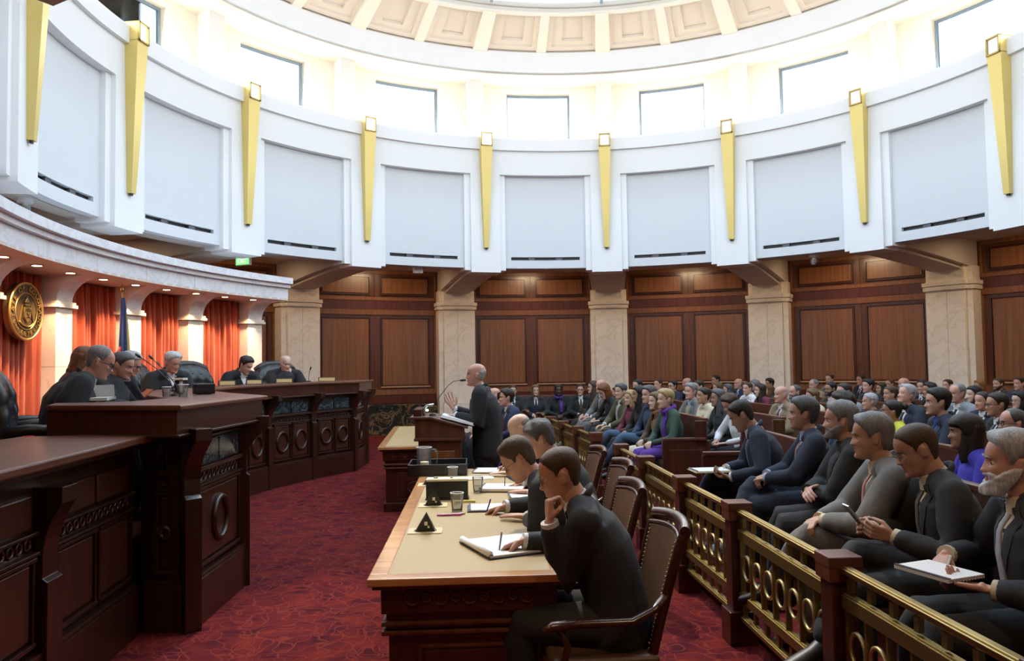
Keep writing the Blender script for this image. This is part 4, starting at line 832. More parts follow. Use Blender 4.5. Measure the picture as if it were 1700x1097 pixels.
# ================================================================ brass rail
RING = MB().torus((0, 0, .47), .062, .010, 20, 6, sz=1.12).mesh('ring', mat('ring_brass', (.50, .40, .20), .42, .8), 180)
BAL = MB().box((0, 0, .47), (.014, .03, .30)).mesh('baluster', BRASSD); BLK = MB().box((0, 0, 0), (.03, .022, .055)).mesh('spacer_block', BRASSD)
def rail_section(p, q, lab, full=True, h=0.0):
    p = Vector((*p, 0)); q = Vector((*q, 0)); d = q-p; L = d.length-.14; rz = math.atan2(d.y, d.x)
    o = link('brass_rail', None, loc=(p+q)/2, rz=rz, label=lab, cat='railing', group='brass rail sections')
    for n, z, w_, t, M in (('top_rail', .785, .055, .022, BRASS), ('upper_rail', .655, .05, .06, BRASSD), ('lower_rail', .29, .05, .05, BRASSD), ('bottom_rail', .165, .045, .025, BRASSD)):
        part(n, MB().box((0, 0, z), (L, w_, t)).box((0, 0, z+t/2+.003), (L, w_*.6, .006)), M, o, bev=.004)
    if full:
        n = max(3, round(L/.165))
        for i in range(n):
            x = -L/2+L*(i+.5)/n; c = link('ring', RING, o); c.location = (x, 0, 0)
            c = link('baluster', BAL, o); c.location = (-L/2+L*i/n+.01, 0, 0)
            for z in (.73, .22): c = link('spacer_block', BLK, o); c.location = (x-.04, 0, z)
        c = link('baluster', BAL, o); c.location = (L/2-.01, 0, 0)
    return o
PB = MB().box((0, 0, .10), (.17, .17, .20)).mesh('base', WOODD); PS = MB().box((0, 0, .40), (.115, .115, .79)).mesh('shaft', WPW); PC = MB().box((0, 0, .815), (.15, .15, .05)).mesh('cap', WOODT); PN = MB().box((0, 0, .77), (.135, .135, .03)).mesh('neck_moulding', WOOD); PCB = MB().box((0, 0, .78), (.145, .145, .10)).mesh('cap_block', WOOD)
def post(x, y, rz, lab):
    o = link('rail_post', None, loc=(x, y, 0), rz=rz, label=lab, cat='post', group='wooden rail posts')
    for n, me in (('base', PB), ('shaft', PS), ('cap_block', PCB), ('cap', PC)):
        c = link(n, me, o); b = c.modifiers.new('b', 'BEVEL'); b.width = .006; b.segments = 2
RP = [(-.05, -1.85), (.05, -2.95), (.155, -4.25), (.26, -5.34), (.36, -6.66), (.47, -7.95), (.58, -9.2)]
od = ['at the aisle gap', 'second from the aisle gap', 'third from the aisle gap', 'behind the nearest empty chair back', 'below the grey suited man', 'just past the lower right frame corner', 'beyond the frame, last of the near rail']
for i, p in enumerate(RP): post(*p, .085, 'square mahogany rail post '+od[i])
for i in range(len(RP)-1): rail_section(RP[i], RP[i+1], 'near brass rail section with rings, ' + ['at the aisle gap', 'second from the aisle gap', 'beside the front row man who writes', 'before the front row men in navy and black', 'lower right, before the man with the phone', 'outside the frame corner'][i])
RF = [(-.20, -.40), (-.36, .65), (-.52, 1.70), (-.68, 2.75), (-.85, 3.8)]
of_ = ['at the near end beside the aisle gap', 'second', 'third', 'fourth', 'at the far end before the wall seats']
for i, p in enumerate(RF): post(*p, .15, 'far rail mahogany post '+of_[i]+(' along the far rail' if i in (1, 2, 3) else ''))
for i in range(4): rail_section(RF[i], RF[i+1], 'far brass rail section ' + ['nearest the aisle gap', 'second from the aisle gap', 'third from the aisle gap', 'nearest the back wall'][i])
# ================================================================ pews
def pew(p, q, lab, ends=True, back=.92):
    """p->q along the row; sitters face to the left of p->q"""
    p = Vector((*p, 0)); q = Vector((*q, 0)); d = q-p; L = d.length; rz = math.atan2(d.y, d.x)
    o = link('pew', None, loc=(p+q)/2+Vector((0, 0, .10)), rz=rz, label=lab, cat='pew', group='mahogany gallery pews')
    part('seat', MB().box((0, .03, .425), (L, .44, .045)), WPW, o, bev=.008)
    part('backrest', MB().box((0, -.235, .67), (L, .035, .50), rot=Matrix.Rotation(.12, 3, 'X')), WPW, o, bev=.006); part('top_rail', MB().box((0, -.268, back), (L, .055, .035)), WOODT, o, bev=.006)
    part('front_apron', MB().box((0, .20, .30), (L, .03, .20)), WOODD, o)
    for s in (-1, 1):
        e = part('end_panel', MB().box((s*L/2, -.02, .34), (.05, .56, .68)).box((s*L/2, -.20, .76), (.05, .14, .30)), WPW, o, bev=.006); part('armrest', MB().box((s*L/2, .0, .70), (.08, .50, .03)), WOODT, e, bev=.006)
        part('recessed_panel', MB().box((s*(L/2+.028), -.01, .36), (.012, .40, .44)), WPW, e, bev=.003)
    return o
def rowx(y, n): return (1.02-.03*(y+5.5) if y < -1.2 else .72-.09*(y+.4))+.90*n
gp = [(.40, -8.9), (.33, -7.9), (.22, -6.6), (.10, -5.3), (.0, -4.2)]; gp = [(x+.26, y) for x, y in gp]+[(.28, -2.4), (9.0, -2.4), (8.2, -5.6), (6.4, -8.6)]
part('floor_gallery', MB().prism(gp, .002, .10), CARPET, label='low carpeted step under the near gallery pews', cat='floor', kind='structure')
part('floor_gallery', MB().prism([(.28, -1.5), (9.4, -1.5), (9.3, 3.6), (7.4, 6.3), (4.2, 8.7), (.6, 9.6), (-.15, 5.6), (-.05, 2.5)], .002, .10), CARPET, label='low carpeted step under the far gallery pews', cat='floor', kind='structure')
ordn = ['front', 'second', 'third', 'fourth', 'fifth', 'sixth', 'seventh', 'eighth', 'ninth']
for n in range(8):
    y0 = -8.6+max(0, n-3)*.55; y1 = -2.45
    pew((rowx(y1, n), y1), (rowx(y0, n), y0), 'near gallery pew, %s row behind the rail' % ordn[n]) if False else pew((rowx(y0, n), y0), (rowx(y1, n), y1), 'near gallery pew, %s row behind the rail' % ordn[n])
for n in range(9):
    y0 = -1.0; y1 = 5.2 if n < 4 else (5.2-(n-3)*.75)
    pew((rowx(y0, n), y0), (rowx(y1, n), y1), 'far gallery pew beyond the aisle, %s row' % ordn[n])
pew((.75, 6.42), (-1.9, 6.42), 'far pew facing the camera in front of the wall')
for i, (x, y) in enumerate(((-1.05, 5.1), (-.55, 5.0), (-.1, 4.9))): pass
# ================================================================ people
V3 = Vector
def ltube(mb, pts, ra, rb=None, side=None, n=14, cap=True, m=0):
    """closed rounded tube through pts with elliptic section: ra along side, rb across"""
    pts = [V3(p) for p in pts]; N = len(pts); ra = ra if isinstance(ra, (list, tuple)) else [ra]*N; rb = rb if rb is not None else ra; rb = rb if isinstance(rb, (list, tuple)) else [rb]*N
    ds = [(pts[min(i+1, N-1)]-pts[max(i-1, 0)]).normalized() for i in range(N)]
    P = []; 
    if cap: 
        for q, s in ((.86, .45), (.5, .82)): P.append((pts[0]-ds[0]*min(ra[0], rb[0])*q, ds[0], ra[0]*s, rb[0]*s))
    for i in range(N): P.append((pts[i], ds[i], ra[i], rb[i]))
    if cap:
        for q, s in ((.5, .82), (.86, .45)): P.append((pts[-1]+ds[-1]*min(ra[-1], rb[-1])*q, ds[-1], ra[-1]*s, rb[-1]*s))
    sd = V3(side) if side is not None else None; prev = None; vs = []
    for c, d, a, b in P:
        if sd is not None: u = sd-d*sd.dot(d)
        else:
            u = prev-d*prev.dot(d) if prev is not None else d.orthogonal()
        if u.length < 1e-5: u = d.orthogonal()
        u.normalize(); prev = u; w_ = d.cross(u)
        vs += [c+u*(a*math.cos(2*PI*j/n))+w_*(b*math.sin(2*PI*j/n)) for j in range(n)]
    K = len(P); fs = [(i*n+j, i*n+(j+1) % n, (i+1)*n+(j+1) % n, (i+1)*n+j) for i in range(K-1) for j in range(n)]
    fs += [tuple(range(n-1, -1, -1)), tuple((K-1)*n+j for j in range(n))]
    return mb.add(vs, fs, m)
# ---- head surface: front y, back y, half width by height (eyes at z = 0)
HT = [(-.119, .060, .030, .012), (-.112, .082, .000, .030), (-.098, .090, -.028, .043), (-.078, .089, -.050, .053), (-.058, .088, -.066, .060), (-.036, .086, -.079, .066), (-.010, .085, -.090, .069),
      (.012, .084, -.098, .072), (.036, .088, -.103, .075), (.062, .084, -.102, .076), (.086, .070, -.092, .069), (.104, .048, -.072, .055), (.116, .018, -.042, .034), (.121, -.006, -.016, .010)]
HZ = np.array([h[0] for h in HT]); HF = np.array([h[1] for h in HT]); HB_ = np.array([h[2] for h in HT]); HW_ = np.array([h[3] for h in HT])
def smooth_interp(z, Y):
    # cubic hermite through table
    z = np.clip(z, HZ[0], HZ[-1]); i = np.clip(np.searchsorted(HZ, z)-1, 0, len(HZ)-2); m_ = np.gradient(Y, HZ); h = HZ[i+1]-HZ[i]; t = (z-HZ[i])/h
    return (2*t**3-3*t**2+1)*Y[i]+(t**3-2*t**2+t)*h*m_[i]+(-2*t**3+3*t**2)*Y[i+1]+(t**3-t**2)*h*m_[i+1]
def hsurf(z, a, nose=1.0, jaw=1.0):
    """z height array, a angle array (0 = face front, + towards person's right); returns xyz arrays with features"""
    z = np.asarray(z, float); a = np.asarray(a, float)
    f = smooth_interp(z, HF); b = smooth_interp(z, HB_); w_ = smooth_interp(z, HW_); w_ = w_*(1+(jaw-1)*np.clip(-z/.1, 0, 1))
    cy = f*.35+b*.65; ca = np.cos(a); sa = np.sin(a)
    x = w_*np.sign(sa)*np.abs(sa)**.88; y = np.where(ca > 0, cy+(f-cy)*np.abs(ca)**.80, cy-(cy-b)*np.abs(ca)**.95)
    fr = np.clip(ca, 0, 1)
    g = lambda x0, z0, sx, sz: np.exp(-((x-x0)/sx)**2-((z-z0)/sz)**2)
    ny = np.where((z < .03) & (z > -.055), np.clip((.03-z)/.065, 0, 1)**1.1, 0)*np.where(z < -.034, np.clip((z+.048)/.014, 0, 1), 1)
    d = ny*nose*(.027*np.exp(-(x/(.0085+.008*np.clip(-z/.035, 0, 1)))**2)) + .006*nose*(g(.012, -.034, .008, .008)+g(-.012, -.034, .008, .008))
    d -= .0125*(g(.031, .002, .015, .012)+g(-.031, .002, .015, .012))
    d += .0055*(g(.028, .024, .022, .008)+g(-.028, .024, .022, .008))+.003*g(0, .03, .03, .02)
    d += .006*(g(.044, -.022, .018, .018)+g(-.044, -.022, .018, .018)); d -= .005*(g(.036, -.058, .014, .018)+g(-.036, -.058, .014, .018))
    d += .0075*g(0, -.0545, .020, .0055)+.0085*g(0, -.0685, .018, .0060)-.0045*g(0, -.0615, .026, .0028)-.004*g(0, -.081, .022, .007)+.007*g(0, -.102, .020, .012)
    y = y+d*fr**.5
    return x, y, z
def head_mb(mb, M, nose=1.0, jaw=1.0, nz=44, na_=48):
    zs = np.interp(np.linspace(0, 1, nz), [0, .06, .5, .9, 1], [-.119, -.108, -.01, .108, .121]); A = np.linspace(-PI, PI, na_, endpoint=False)
    vs = []
    for z in zs:
        x, y, zz = hsurf(np.full(na_, z), A, nose, jaw); vs += [M @ V3((x[j], y[j], zz[j])) for j in range(na_)]
    fs = [(i*na_+j, i*na_+(j+1) % na_, (i+1)*na_+(j+1) % na_, (i+1)*na_+j) for i in range(nz-1) for j in range(na_)]+[tuple(range(na_-1, -1, -1)), tuple((nz-1)*na_+j for j in range(na_))]
    mb.add(vs, fs)
    R = M.to_3x3()
    for s in (-1, 1):
        e = R @ Matrix.Rotation(s*.35, 3, 'Z') @ Matrix.Rotation(-.15, 3, 'X'); mb.ell(M @ V3((s*.073, -.012, -.006)), (.0085, .019, .031), e, 12, 8); mb.ell(M @ V3((s*.078, -.018, .006)), (.007, .015, .018), e, 10, 6)
HAIRC = {}
def hair_mesh(style):
    if style in HAIRC: return HAIRC[style]
    nz, na_ = 40, 60; A = np.linspace(-PI, PI, na_+1); zs = np.linspace(-.105, .1209, nz); ad = np.degrees(np.abs(A))
    kind = style.split('_')[0]
    if kind == 'bald': line = np.interp(ad, [0, 66, 74, 80, 92, 108, 140, 180], [.2, .2, .0, .03, .03, -.03, -.07, -.08])
    elif kind == 'receding': line = np.interp(ad, [0, 25, 45, 62, 75, 90, 108, 140, 180], [.106, .105, .100, .060, .0, .03, -.03, -.07, -.085])
    elif kind in ('long', 'bob', 'bun'): line = np.interp(ad, [0, 30, 55, 68, 85, 100, 140, 180], [.078, .076, .055, .02, .0, -.04, -.08, -.09])
    elif kind == 'fringe': line = np.interp(ad, [0, 35, 55, 70, 85, 100, 140, 180], [.035, .035, .03, -.01, -.03, -.05, -.08, -.09])
    else: line = np.interp(ad, [0, 30, 50, 66, 74, 80, 92, 106, 135, 180], [.082, .078, .062, .030, -.012, .02, .032, -.03, -.07, -.085])
    t0 = {'bald': .006, 'receding': .008, 'short': .010, 'crop': .006, 'full': .016, 'curly': .024, 'long': .018, 'bob': .024, 'bun': .010, 'fringe': .018}[kind]
    top = {'full': 1.35, 'short': 1.2, 'curly': 1.2}.get(kind, 1.0)
    sd = sum(map(ord, style)) % 50
    V_ = np.zeros((nz, na_+1, 3)); mk = np.zeros((nz, na_+1))
    for i, z in enumerate(zs):
        x, y, zz = hsurf(np.full(na_+1, z), A, 0.0); 
        msk = np.clip((z-line)/.018, 0, 1)
        if kind == 'bald': msk = msk*np.clip((np.interp(ad, [60, 80, 110, 180], [.03, .045, .06, .075])-z)/.03, 0, 1)
        if kind == 'receding': pass
        mk[i] = msk; c = np.array([0, -.012, .01]); P = np.stack([x, y, zz], -1); D = P-c; D /= np.linalg.norm(D, axis=1)[:, None]
        for j in range(na_+1):
            q = P[j]; jj = j % na_; fq = 26 if kind != 'curly' else 38
            nv = noise.noise(V3((q[0]*fq+sd, q[1]*fq, q[2]*fq*.6))); st = noise.noise(V3((A[jj]*9+sd, q[2]*14, sd)))
            t = t0*(1+(top-1)*np.clip(z/.08, 0, 1))*(1+(.35 if kind in ('curly', 'full') else .2)*nv+.15*st)
            if kind in ('full', 'short') and z > .05: t += .005*math.exp(-((q[0]-.02)/.03)**2)*max(0, q[1]/.08)
            V_[i, j] = q+D[j]*(t*math.sqrt(msk[j])-.004*(1-msk[j]))
    idx = {}; vs = []; fs = []
    def vid(i, j):
        j = j % na_; k = (i, j)
        if k not in idx: idx[k] = len(vs); vs.append(tuple(V_[i, j]))
        return idx[k]
    for i in range(nz-1):
        for j in range(na_):
            if max(mk[i, j], mk[i, j+1], mk[i+1, j], mk[i+1, j+1]) > 0: fs.append((vid(i, j), vid(i, j+1), vid(i+1, j+1), vid(i+1, j)))
    if kind != 'bald': fs.append(tuple(vid(nz-1, j) for j in range(na_)))
    mb = MB().add(vs, fs)
    if kind in ('long', 'bob', 'fringe'):
        L = {'long': .26, 'bob': .145, 'fringe': .20}[kind]; n = 40; rows = 14; a0 = 52; out = []; inn = []
        for r in range(rows):
            t = r/(rows-1); z = .06-(L+.06)*t
            for j in range(n+1):
                a = math.radians(a0+(360-2*a0)*j/n); x, y, _ = hsurf(np.array([max(z, -.02)]), np.array([a]), 0); x, y = float(x[0]), float(y[0])
                wv = 1+.10*math.sin(j*1.9+r*.5+sd)+.08*math.sin(j*.9+sd); e_ = min(1, 5*min(j, n-j)/n+.12); k = (.018*wv*e_**.7-.012*(1-e_))*(1+.5*math.sin(PI*min(1, t*1.1))) - (.012*t*t if kind != 'long' else 0)
                l = math.hypot(x, y+.01); ux, uy = x/l, (y+.01)/l; dn = -.03*max(0, -uy)*max(0, t-.5) if kind == 'long' else 0
                zz = z-.012*math.sin(j*2.3+sd)*t; out.append((x+ux*k, y+uy*k+dn, zz)); inn.append((x+ux*(k-.020)*1.0, y+uy*(k-.020)+dn, zz+.002))
        N = len(out); w_ = n+1; f2 = [(i*w_+j, i*w_+j+1, (i+1)*w_+j+1, (i+1)*w_+j) for i in range(rows-1) for j in range(n)]; f2 += [tuple(N+q for q in reversed(f)) for f in f2]
        bd = list(range(w_))+[i*w_+n for i in range(1, rows)]+[(rows-1)*w_+j for j in range(n-1, -1, -1)]+[i*w_ for i in range(rows-2, 0, -1)]
        f2 += [(bd[q], N+bd[q], N+bd[(q+1) % len(bd)], bd[(q+1) % len(bd)]) for q in range(len(bd))]; mb.add(out+inn, f2)
    if kind == 'bun': mb.ell((0, -.135, .055), (.042, .036, .042), n=14, k=10)
    me = mb.mesh('hair_'+style, MATS['white_paper'], 180); HAIRC[style] = me; return me
def beard_mesh(style):
    k = 'beard_'+style
    if k in HAIRC: return HAIRC[k]
    nz, na_ = 26, 44; A = np.radians(np.linspace(-88, 88, na_)); zs = np.linspace(-.125, -.0, nz); vs = []; mk = []
    for z in zs:
        x, y, zz = hsurf(np.full(na_, max(z, -.112)), A, 0)
        for j in range(na_):
            ad = abs(math.degrees(A[j])); xx = float(x[j]); yy = float(y[j])
            if style == 'moustache': m_ = max(0, 1-((z+.044)/.009)**2)*max(0, 1-(xx/.032)**2)
            else:
                up = float(np.interp(ad, [0, 20, 45, 70, 88], [-.078, -.070, -.048, -.022, 0])); m_ = min(1, max(0, (up-z)/.014)); m_ = max(m_, max(0, 1-((z+.044)/.010)**2)*max(0, 1-(xx/.036)**2)*.9)
                if abs(xx) > .024 and abs(xx) < .045 and -.075 < z < -.04: m_ = max(m_, .8*min(1, (abs(xx)-.024)/.006))
            t = {'moustache': .010, 'full': .017, 'short': .009, 'stubble': .004}[style]*(1+.4*noise.noise(V3((xx*40, yy*40, z*60))))
            if style == 'full': t *= 1+max(0, -z-.07)*8*math.exp(-(xx/.045)**2)
            d = V3((xx, yy+.01, -.02 if z < -.09 else 0)).normalized(); p = V3((xx, yy, float(zz[j])))+d*(t*math.sqrt(m_)-.004*(1-m_))
            if style == 'full' and z < -.1: p.z -= .012*m_
            vs.append(p); mk.append(m_)
    fs = [(i*na_+j, i*na_+j+1, (i+1)*na_+j+1, (i+1)*na_+j) for i in range(nz-1) for j in range(na_-1) if max(mk[i*na_+j], mk[i*na_+j+1], mk[(i+1)*na_+j], mk[(i+1)*na_+j+1]) > 0]
    used = sorted({q for f in fs for q in f}); rm = {q: i for i, q in enumerate(used)}
    me = MB().add([vs[q] for q in used], [tuple(rm[q] for q in f) for f in fs]).mesh(k, MATS['white_paper'], 180); HAIRC[k] = me; return me
EYEW = mat('eye_white', (.62, .58, .55), .25); IRIS = mat('iris_dark', (.03, .02, .015), .2)
def eye_mesh(down):
    mb = MB(); mb.ell((0, 0, 0), (.0118, .0118, .0118), n=14, k=10); 
    mb.m = []
    for f in mb.f:
        c = sum((V3(mb.v[i]) for i in f), V3())/len(f); gz = -.35 if down else 0; lid = c.z > (.0038 if not down else -.001) or c.z < -.0066
        mb.m.append(2 if lid else (1 if (c.y > .0085 and abs(c.x) < .0062) else 0))
    return mb.mesh('eye', [EYEW, IRIS, MATS['white_paper']], 180)
EYEM = [eye_mesh(False), eye_mesh(True)]
BROW = MB().tube([(-.017, .0, -.003), (-.006, .003, .002), (.008, .001, .003), (.017, -.006, -.002)], [.002, .0036, .0036, .002], 6, flat=1.2).mesh('eyebrow', MATS['white_paper'], 180)
def glasses_mesh(thick):
    mb = MB(); r = .0028 if thick else .0014
    for s in (-1, 1):
        pts = []
        for i in range(16): a = 2*PI*i/16; pts.append((s*.032+.0215*math.copysign(abs(math.cos(a))**.8, math.cos(a)), .093-.006*abs(math.cos(a)*s*.5), -.002+.0165*math.copysign(abs(math.sin(a))**.8, math.sin(a))))
        mb.tube(pts, r, 5, closed=True); mb.tube([(s*.053, .090, .004), (s*.072, .06, .006), (s*.0785, -.01, .006), (s*.077, -.03, -.008)], r, 5)
    mb.tube([(-.011, .096, .002), (0, .100, .004), (.011, .096, .002)], r, 5)
    return mb.mesh('glasses', BLACK, 180)
GLM = {True: glasses_mesh(True), False: glasses_mesh(False)}
def finger(mb, b, d, n, L, r, curls):
    p = b; pts = [b-d*.012]; ang = 0; rs = [r*1.05]
    pts.append(p); rs.append(r)
    for l, c in zip(L, curls):
        ang += c; dd = d*math.cos(ang)+n*math.sin(ang); p = p+dd*l; pts.append(p); rs.append(r*(1-.08*len(rs)/2))
    ltube(mb, pts, rs, n=8)
HP = {'relaxed': [(.35, .5, .3)]*4, 'flat': [(.08, .1, .05)]*4, 'fist': [(1.2, 1.45, .8)]*4, 'pen': [(.55, .75, .3), (.75, .95, .4), (1.0, 1.2, .6), (1.1, 1.2, .6)], 'open': [(.05, .15, .1), (.0, .1, .1), (.1, .2, .1), (.25, .3, .2)], 'hold': [(.7, .8, .5)]*4, 'clasp': [(.5, .9, .5)]*4}
def hand(mb, W, d, n, right, pose):
    d = d.normalized(); n = (n-d*n.dot(d)).normalized(); l = d.cross(n); lt = l if right else -l   # thumb side
    for k, o in enumerate((.027, .009, -.009, -.026)):
        ltube(mb, [W-d*.005+lt*o*.45, W+d*.045+lt*o*.85, W+d*.088+lt*o], [.0125, .0125, .0105], [.012, .0135, .0105], n=8)
        c = HP[pose][k]; f = (.95, 1.05, 1.0, .80)[k]; sp = {'open': .22, 'flat': .10}.get(pose, .04)
        dd = (d+lt*sp*(1.5-k)*.5).normalized(); finger(mb, W+dd*.088+lt*o, dd, n, [.043*f, .027*f, .020*f], (.0092, .0094, .009, .008)[k], c)
    mb.ell(W+d*.035+lt*.018+n*.006, (.016, .016, .020), n=10, k=6)
    if pose in ('pen', 'hold', 'clasp'): t1 = (d*.75+lt*.45+n*.55).normalized(); t2 = (d*.85-lt*.1+n*.55).normalized()
    elif pose == 'fist': t1 = (d*.7+lt*.35+n*.7).normalized(); t2 = (d*.5-lt*.6+n*.6).normalized()
    else: t1 = (d*.65+lt*.75+n*.2).normalized(); t2 = (d*.85+lt*.45+n*.1).normalized()
    b = W+d*.022+lt*.022; ltube(mb, [b, b+t1*.045, b+t1*.045+t2*.030, b+t1*.045+t2*.055], [.013, .0115, .0105, .008], n=8)
def ik(S, T, a, b, pole):
    v = T-S; D = min(v.length, (a+b)*.998); u = v.normalized(); x = (a*a-b*b+D*D)/(2*D); h = math.sqrt(max(0, a*a-x*x)); p = V3(pole); p = (p-u*p.dot(u)).normalized(); return S+u*x+p*h, S+u*D
def remesh(mb, vox, ratio, name, smooth_it=2, fac=.5):
    me = bpy.data.meshes.new('t'); me.from_pydata(mb.v, [], mb.f); bm = bmesh.new(); bm.from_mesh(me); bmesh.ops.recalc_face_normals(bm, faces=bm.faces); bm.to_mesh(me); bm.free()
    o = bpy.data.objects.new('t', me); COL.objects.link(o); r = o.modifiers.new('r', 'REMESH'); r.mode = 'VOXEL'; r.voxel_size = vox; r.use_smooth_shade = True
    if smooth_it: s = o.modifiers.new('s', 'SMOOTH'); s.factor = fac; s.iterations = smooth_it
    if ratio < 1: d = o.modifiers.new('d', 'DECIMATE'); d.ratio = ratio
    dg = bpy.context.evaluated_depsgraph_get(); out = bpy.data.meshes.new_from_object(o.evaluated_get(dg)); bpy.data.objects.remove(o); bpy.data.meshes.remove(me); out.name = name
    out.polygons.foreach_set('use_smooth', [True]*len(out.polygons)); out.materials.clear(); return out
def wrinkle(me, amp, fq, seed, centers=()):
    co = np.empty(len(me.vertices)*3); me.vertices.foreach_get('co', co); co = co.reshape(-1, 3); no = np.empty_like(co).reshape(-1); me.vertices.foreach_get('normal', no); no = no.reshape(-1, 3)
    r = np.random.RandomState(seed); d = np.zeros(len(co))
    for k in range(7):
        w_ = r.randn(3); w_ *= fq*(.5+r.rand())/np.linalg.norm(w_); ph = r.rand()*6; w2 = r.randn(3)*fq*.25
        d += np.abs(np.sin(co @ w_+ph+1.2*np.sin(co @ w2)))*(.5 if k > 3 else 1)
    d = d/7-.35
    g = np.full(len(co), .35)
    for c, rad in centers: g = np.maximum(g, np.exp(-((co-np.array(c))**2).sum(1)/rad**2))
    co += no*(d*g*amp)[:, None]; me.vertices.foreach_set('co', co.reshape(-1)); me.update()
DETAIL = {0: (.0046, .42, .011, .5), 1: (.0065, .5, .014, .5), 2: (.010, .55, .019, .6)}
def build_arch(p):
    """pose dict -> list of (name, mesh, slot key) in person space, and head matrix"""
    det = p.get('det', 2); vb, rb_, vc, rc = DETAIL[det]; fem = p.get('fem', 0); lean = p.get('lean', .05); curve = p.get('curve', .15); hz = p.get('hip', .54); big = p.get('big', 1.0)
    H = V3((0, 0, hz)); NB = H; pts = [H]; k = 5; a = lean
    for i in range(k): a = lean+curve*(i/(k-1)); NB = NB+V3((0, math.sin(a), math.cos(a)))*p.get('tl', .50)/k; pts.append(NB)
    up = V3((0, math.sin(a), math.cos(a))); fw = V3((0, math.cos(a), -math.sin(a))); sw = p.get('shoulder', .158 if fem else .190)
    roll = p.get('roll', 0)
    S = {1: NB-up*.045+V3((sw, 0, 0))+fw*.0, -1: NB-up*.045-V3((sw, 0, 0))}
    neck = V3((0, .03+.35*math.sin(a)*.1, .095)); AT = NB+up*.055+fw*.018+V3((0, 0, .018))
    Rh = Matrix.Rotation(-p.get('hyaw', 0), 3, 'Z') @ Matrix.Rotation(-(p.get('hpitch', 0)), 3, 'X') @ Matrix.Rotation(p.get('hroll', 0), 3, 'Y')
    hs = p.get('hs', 1.0)*.955; HM = Matrix.Translation(AT+Rh @ V3((0, .022, .075))) @ (Rh*hs).to_4x4()
    b = MB(); head_mb(b, HM, p.get('nose', 1.0), p.get('jaw', 1.0))
    ltube(b, [NB-up*.06, NB+up*.01, AT+Rh @ V3((0, -.002, -.01)), AT+Rh @ V3((0, .005, .045))], [.062, .056 if not fem else .05, .052 if not fem else .045, .05], n=14)
    cov = not p.get('bare', 0)
    ltube(b, [pts[0], pts[2], pts[4], NB-up*.05], [.10, .085, .11, .10], [.07, .065, .075, .06], side=(1, 0, 0), n=12)
    ltube(b, [S[-1], NB-up*.05, S[1]], [.035, .045, .035], n=8)
    arms = {}; hands = {}
    for s in (1, -1):
        t, pole, hd, hn, hp = p['hr'] if s == 1 else p['hl']; T_ = V3(t); E_, W = ik(S[s], T_, .285, .255, pole); arms[s] = (S[s], E_, W)
        ltube(b, [S[s], (S[s]+E_)/2, E_, (E_*.5+W*.5), W], [.038, .036, .033, .033, .024], n=10)
        hand(b, W, V3(hd), V3(hn), s == 1, hp); hands[s] = (W, V3(hd).normalized(), V3(hn))
    legs = {}
    for s in (1, -1):
        kn, an, toe = p['lr'] if s == 1 else p['ll']; hp_ = H+V3((s*.085, 0, -.01)); kn = V3(kn); an = V3(an); legs[s] = (hp_, kn, an, V3(toe).normalized())
        r = 1.0 if p.get('bare') else .6
        ltube(b, [hp_, kn, kn*.62+an*.38, an], [.075*r, .055*r, .052*r, .034], n=10); ltube(b, [an-legs[s][3]*.02+V3((0, 0, -.035)), an+legs[s][3]*.11+V3((0, 0, -.068))], [.026, .018], n=8)
    body = remesh(b, vb, rb_, 'body', 1, .35)
    # material slots on the skin: 0 skin 1 lips
    Mi = HM.inverted(); co = np.empty(len(body.polygons)*3); body.polygons.foreach_get('center', co); co = co.reshape(-1, 3); Mn = np.array(Mi); lc = co @ Mn[:3, :3].T+Mn[:3, 3]
    mi = np.zeros(len(lc), int); mi[(np.abs(lc[:, 0]) < .025) & (lc[:, 1] > .075) & (np.abs(lc[:, 2]+.0615) < .0125-np.abs(lc[:, 0])*.28)] = 1
    if det == 2: mi[(np.abs(np.abs(lc[:, 0])-.031) < .014) & (lc[:, 1] > .05) & (np.abs(lc[:, 2]-.002) < .0055)] = 2
    for _ in range(3): body.materials.append(MATS['white_paper'])
    body.polygons.foreach_set('material_index', mi); body.update()
    out = [('body', body, ('skin', 'lips', 'eyeline'))]
    # ---- jacket / top
    kind = p.get('top', 'suit'); j = MB(); g = big*(1.0 if not fem else .93)
    loose = {'suit': 0, 'robe': .016, 'sweater': -.008, 'shirt': -.01}[kind]
    ra = [x*g+loose for x in (.190, .178, .186, .198, .190, .118)]; rbb = [x*g+loose*.8 for x in (.142, .132, .135, .136, .114, .072)]
    if fem: ra[1] -= .02; rbb[3] += .012
    tp = [pts[0]+V3((0, .0, -.06 if p.get('hip', .54) < .7 else -.17)), pts[1], pts[2], pts[3], pts[4], NB-up*.045-fw*.006]
    tp[0] = tp[0] if p.get('hip', .54) < .7 else tp[0]
    tb = MB(); ltube(tb, tp, ra, rbb, side=(1, 0, 0), n=24); ltube(tb, [S[-1], (S[-1]+NB)*.5+up*.004, NB-up*.018, (S[1]+NB)*.5+up*.004, S[1]], [.062+loose*.5, .068+loose*.4, .066, .068+loose*.4, .062+loose*.5], n=14)
    j.add(tb.v, tb.f)
    wr = {'suit': (.072, .068, .056, .046), 'robe': (.078, .092, .11, .12), 'sweater': (.064, .054, .045, .038), 'shirt': (.062, .055, .05, .042)}[kind]
    for s in (1, -1):
        A_, E_, W = arms[s]; hd = hands[s][1]; Wc = W-(W-E_).normalized()*(.034 if kind == 'suit' else .012)
        if p.get('shortsleeve'): ltube(j, [A_, A_*.5+E_*.5], [.064, .06], n=12)
        else: ltube(j, [A_, (A_+E_)/2, E_, (E_+Wc)/2, Wc], [wr[0]*g, wr[1]*1.04*g, wr[1]*g, wr[2]*g, wr[3]], n=14)
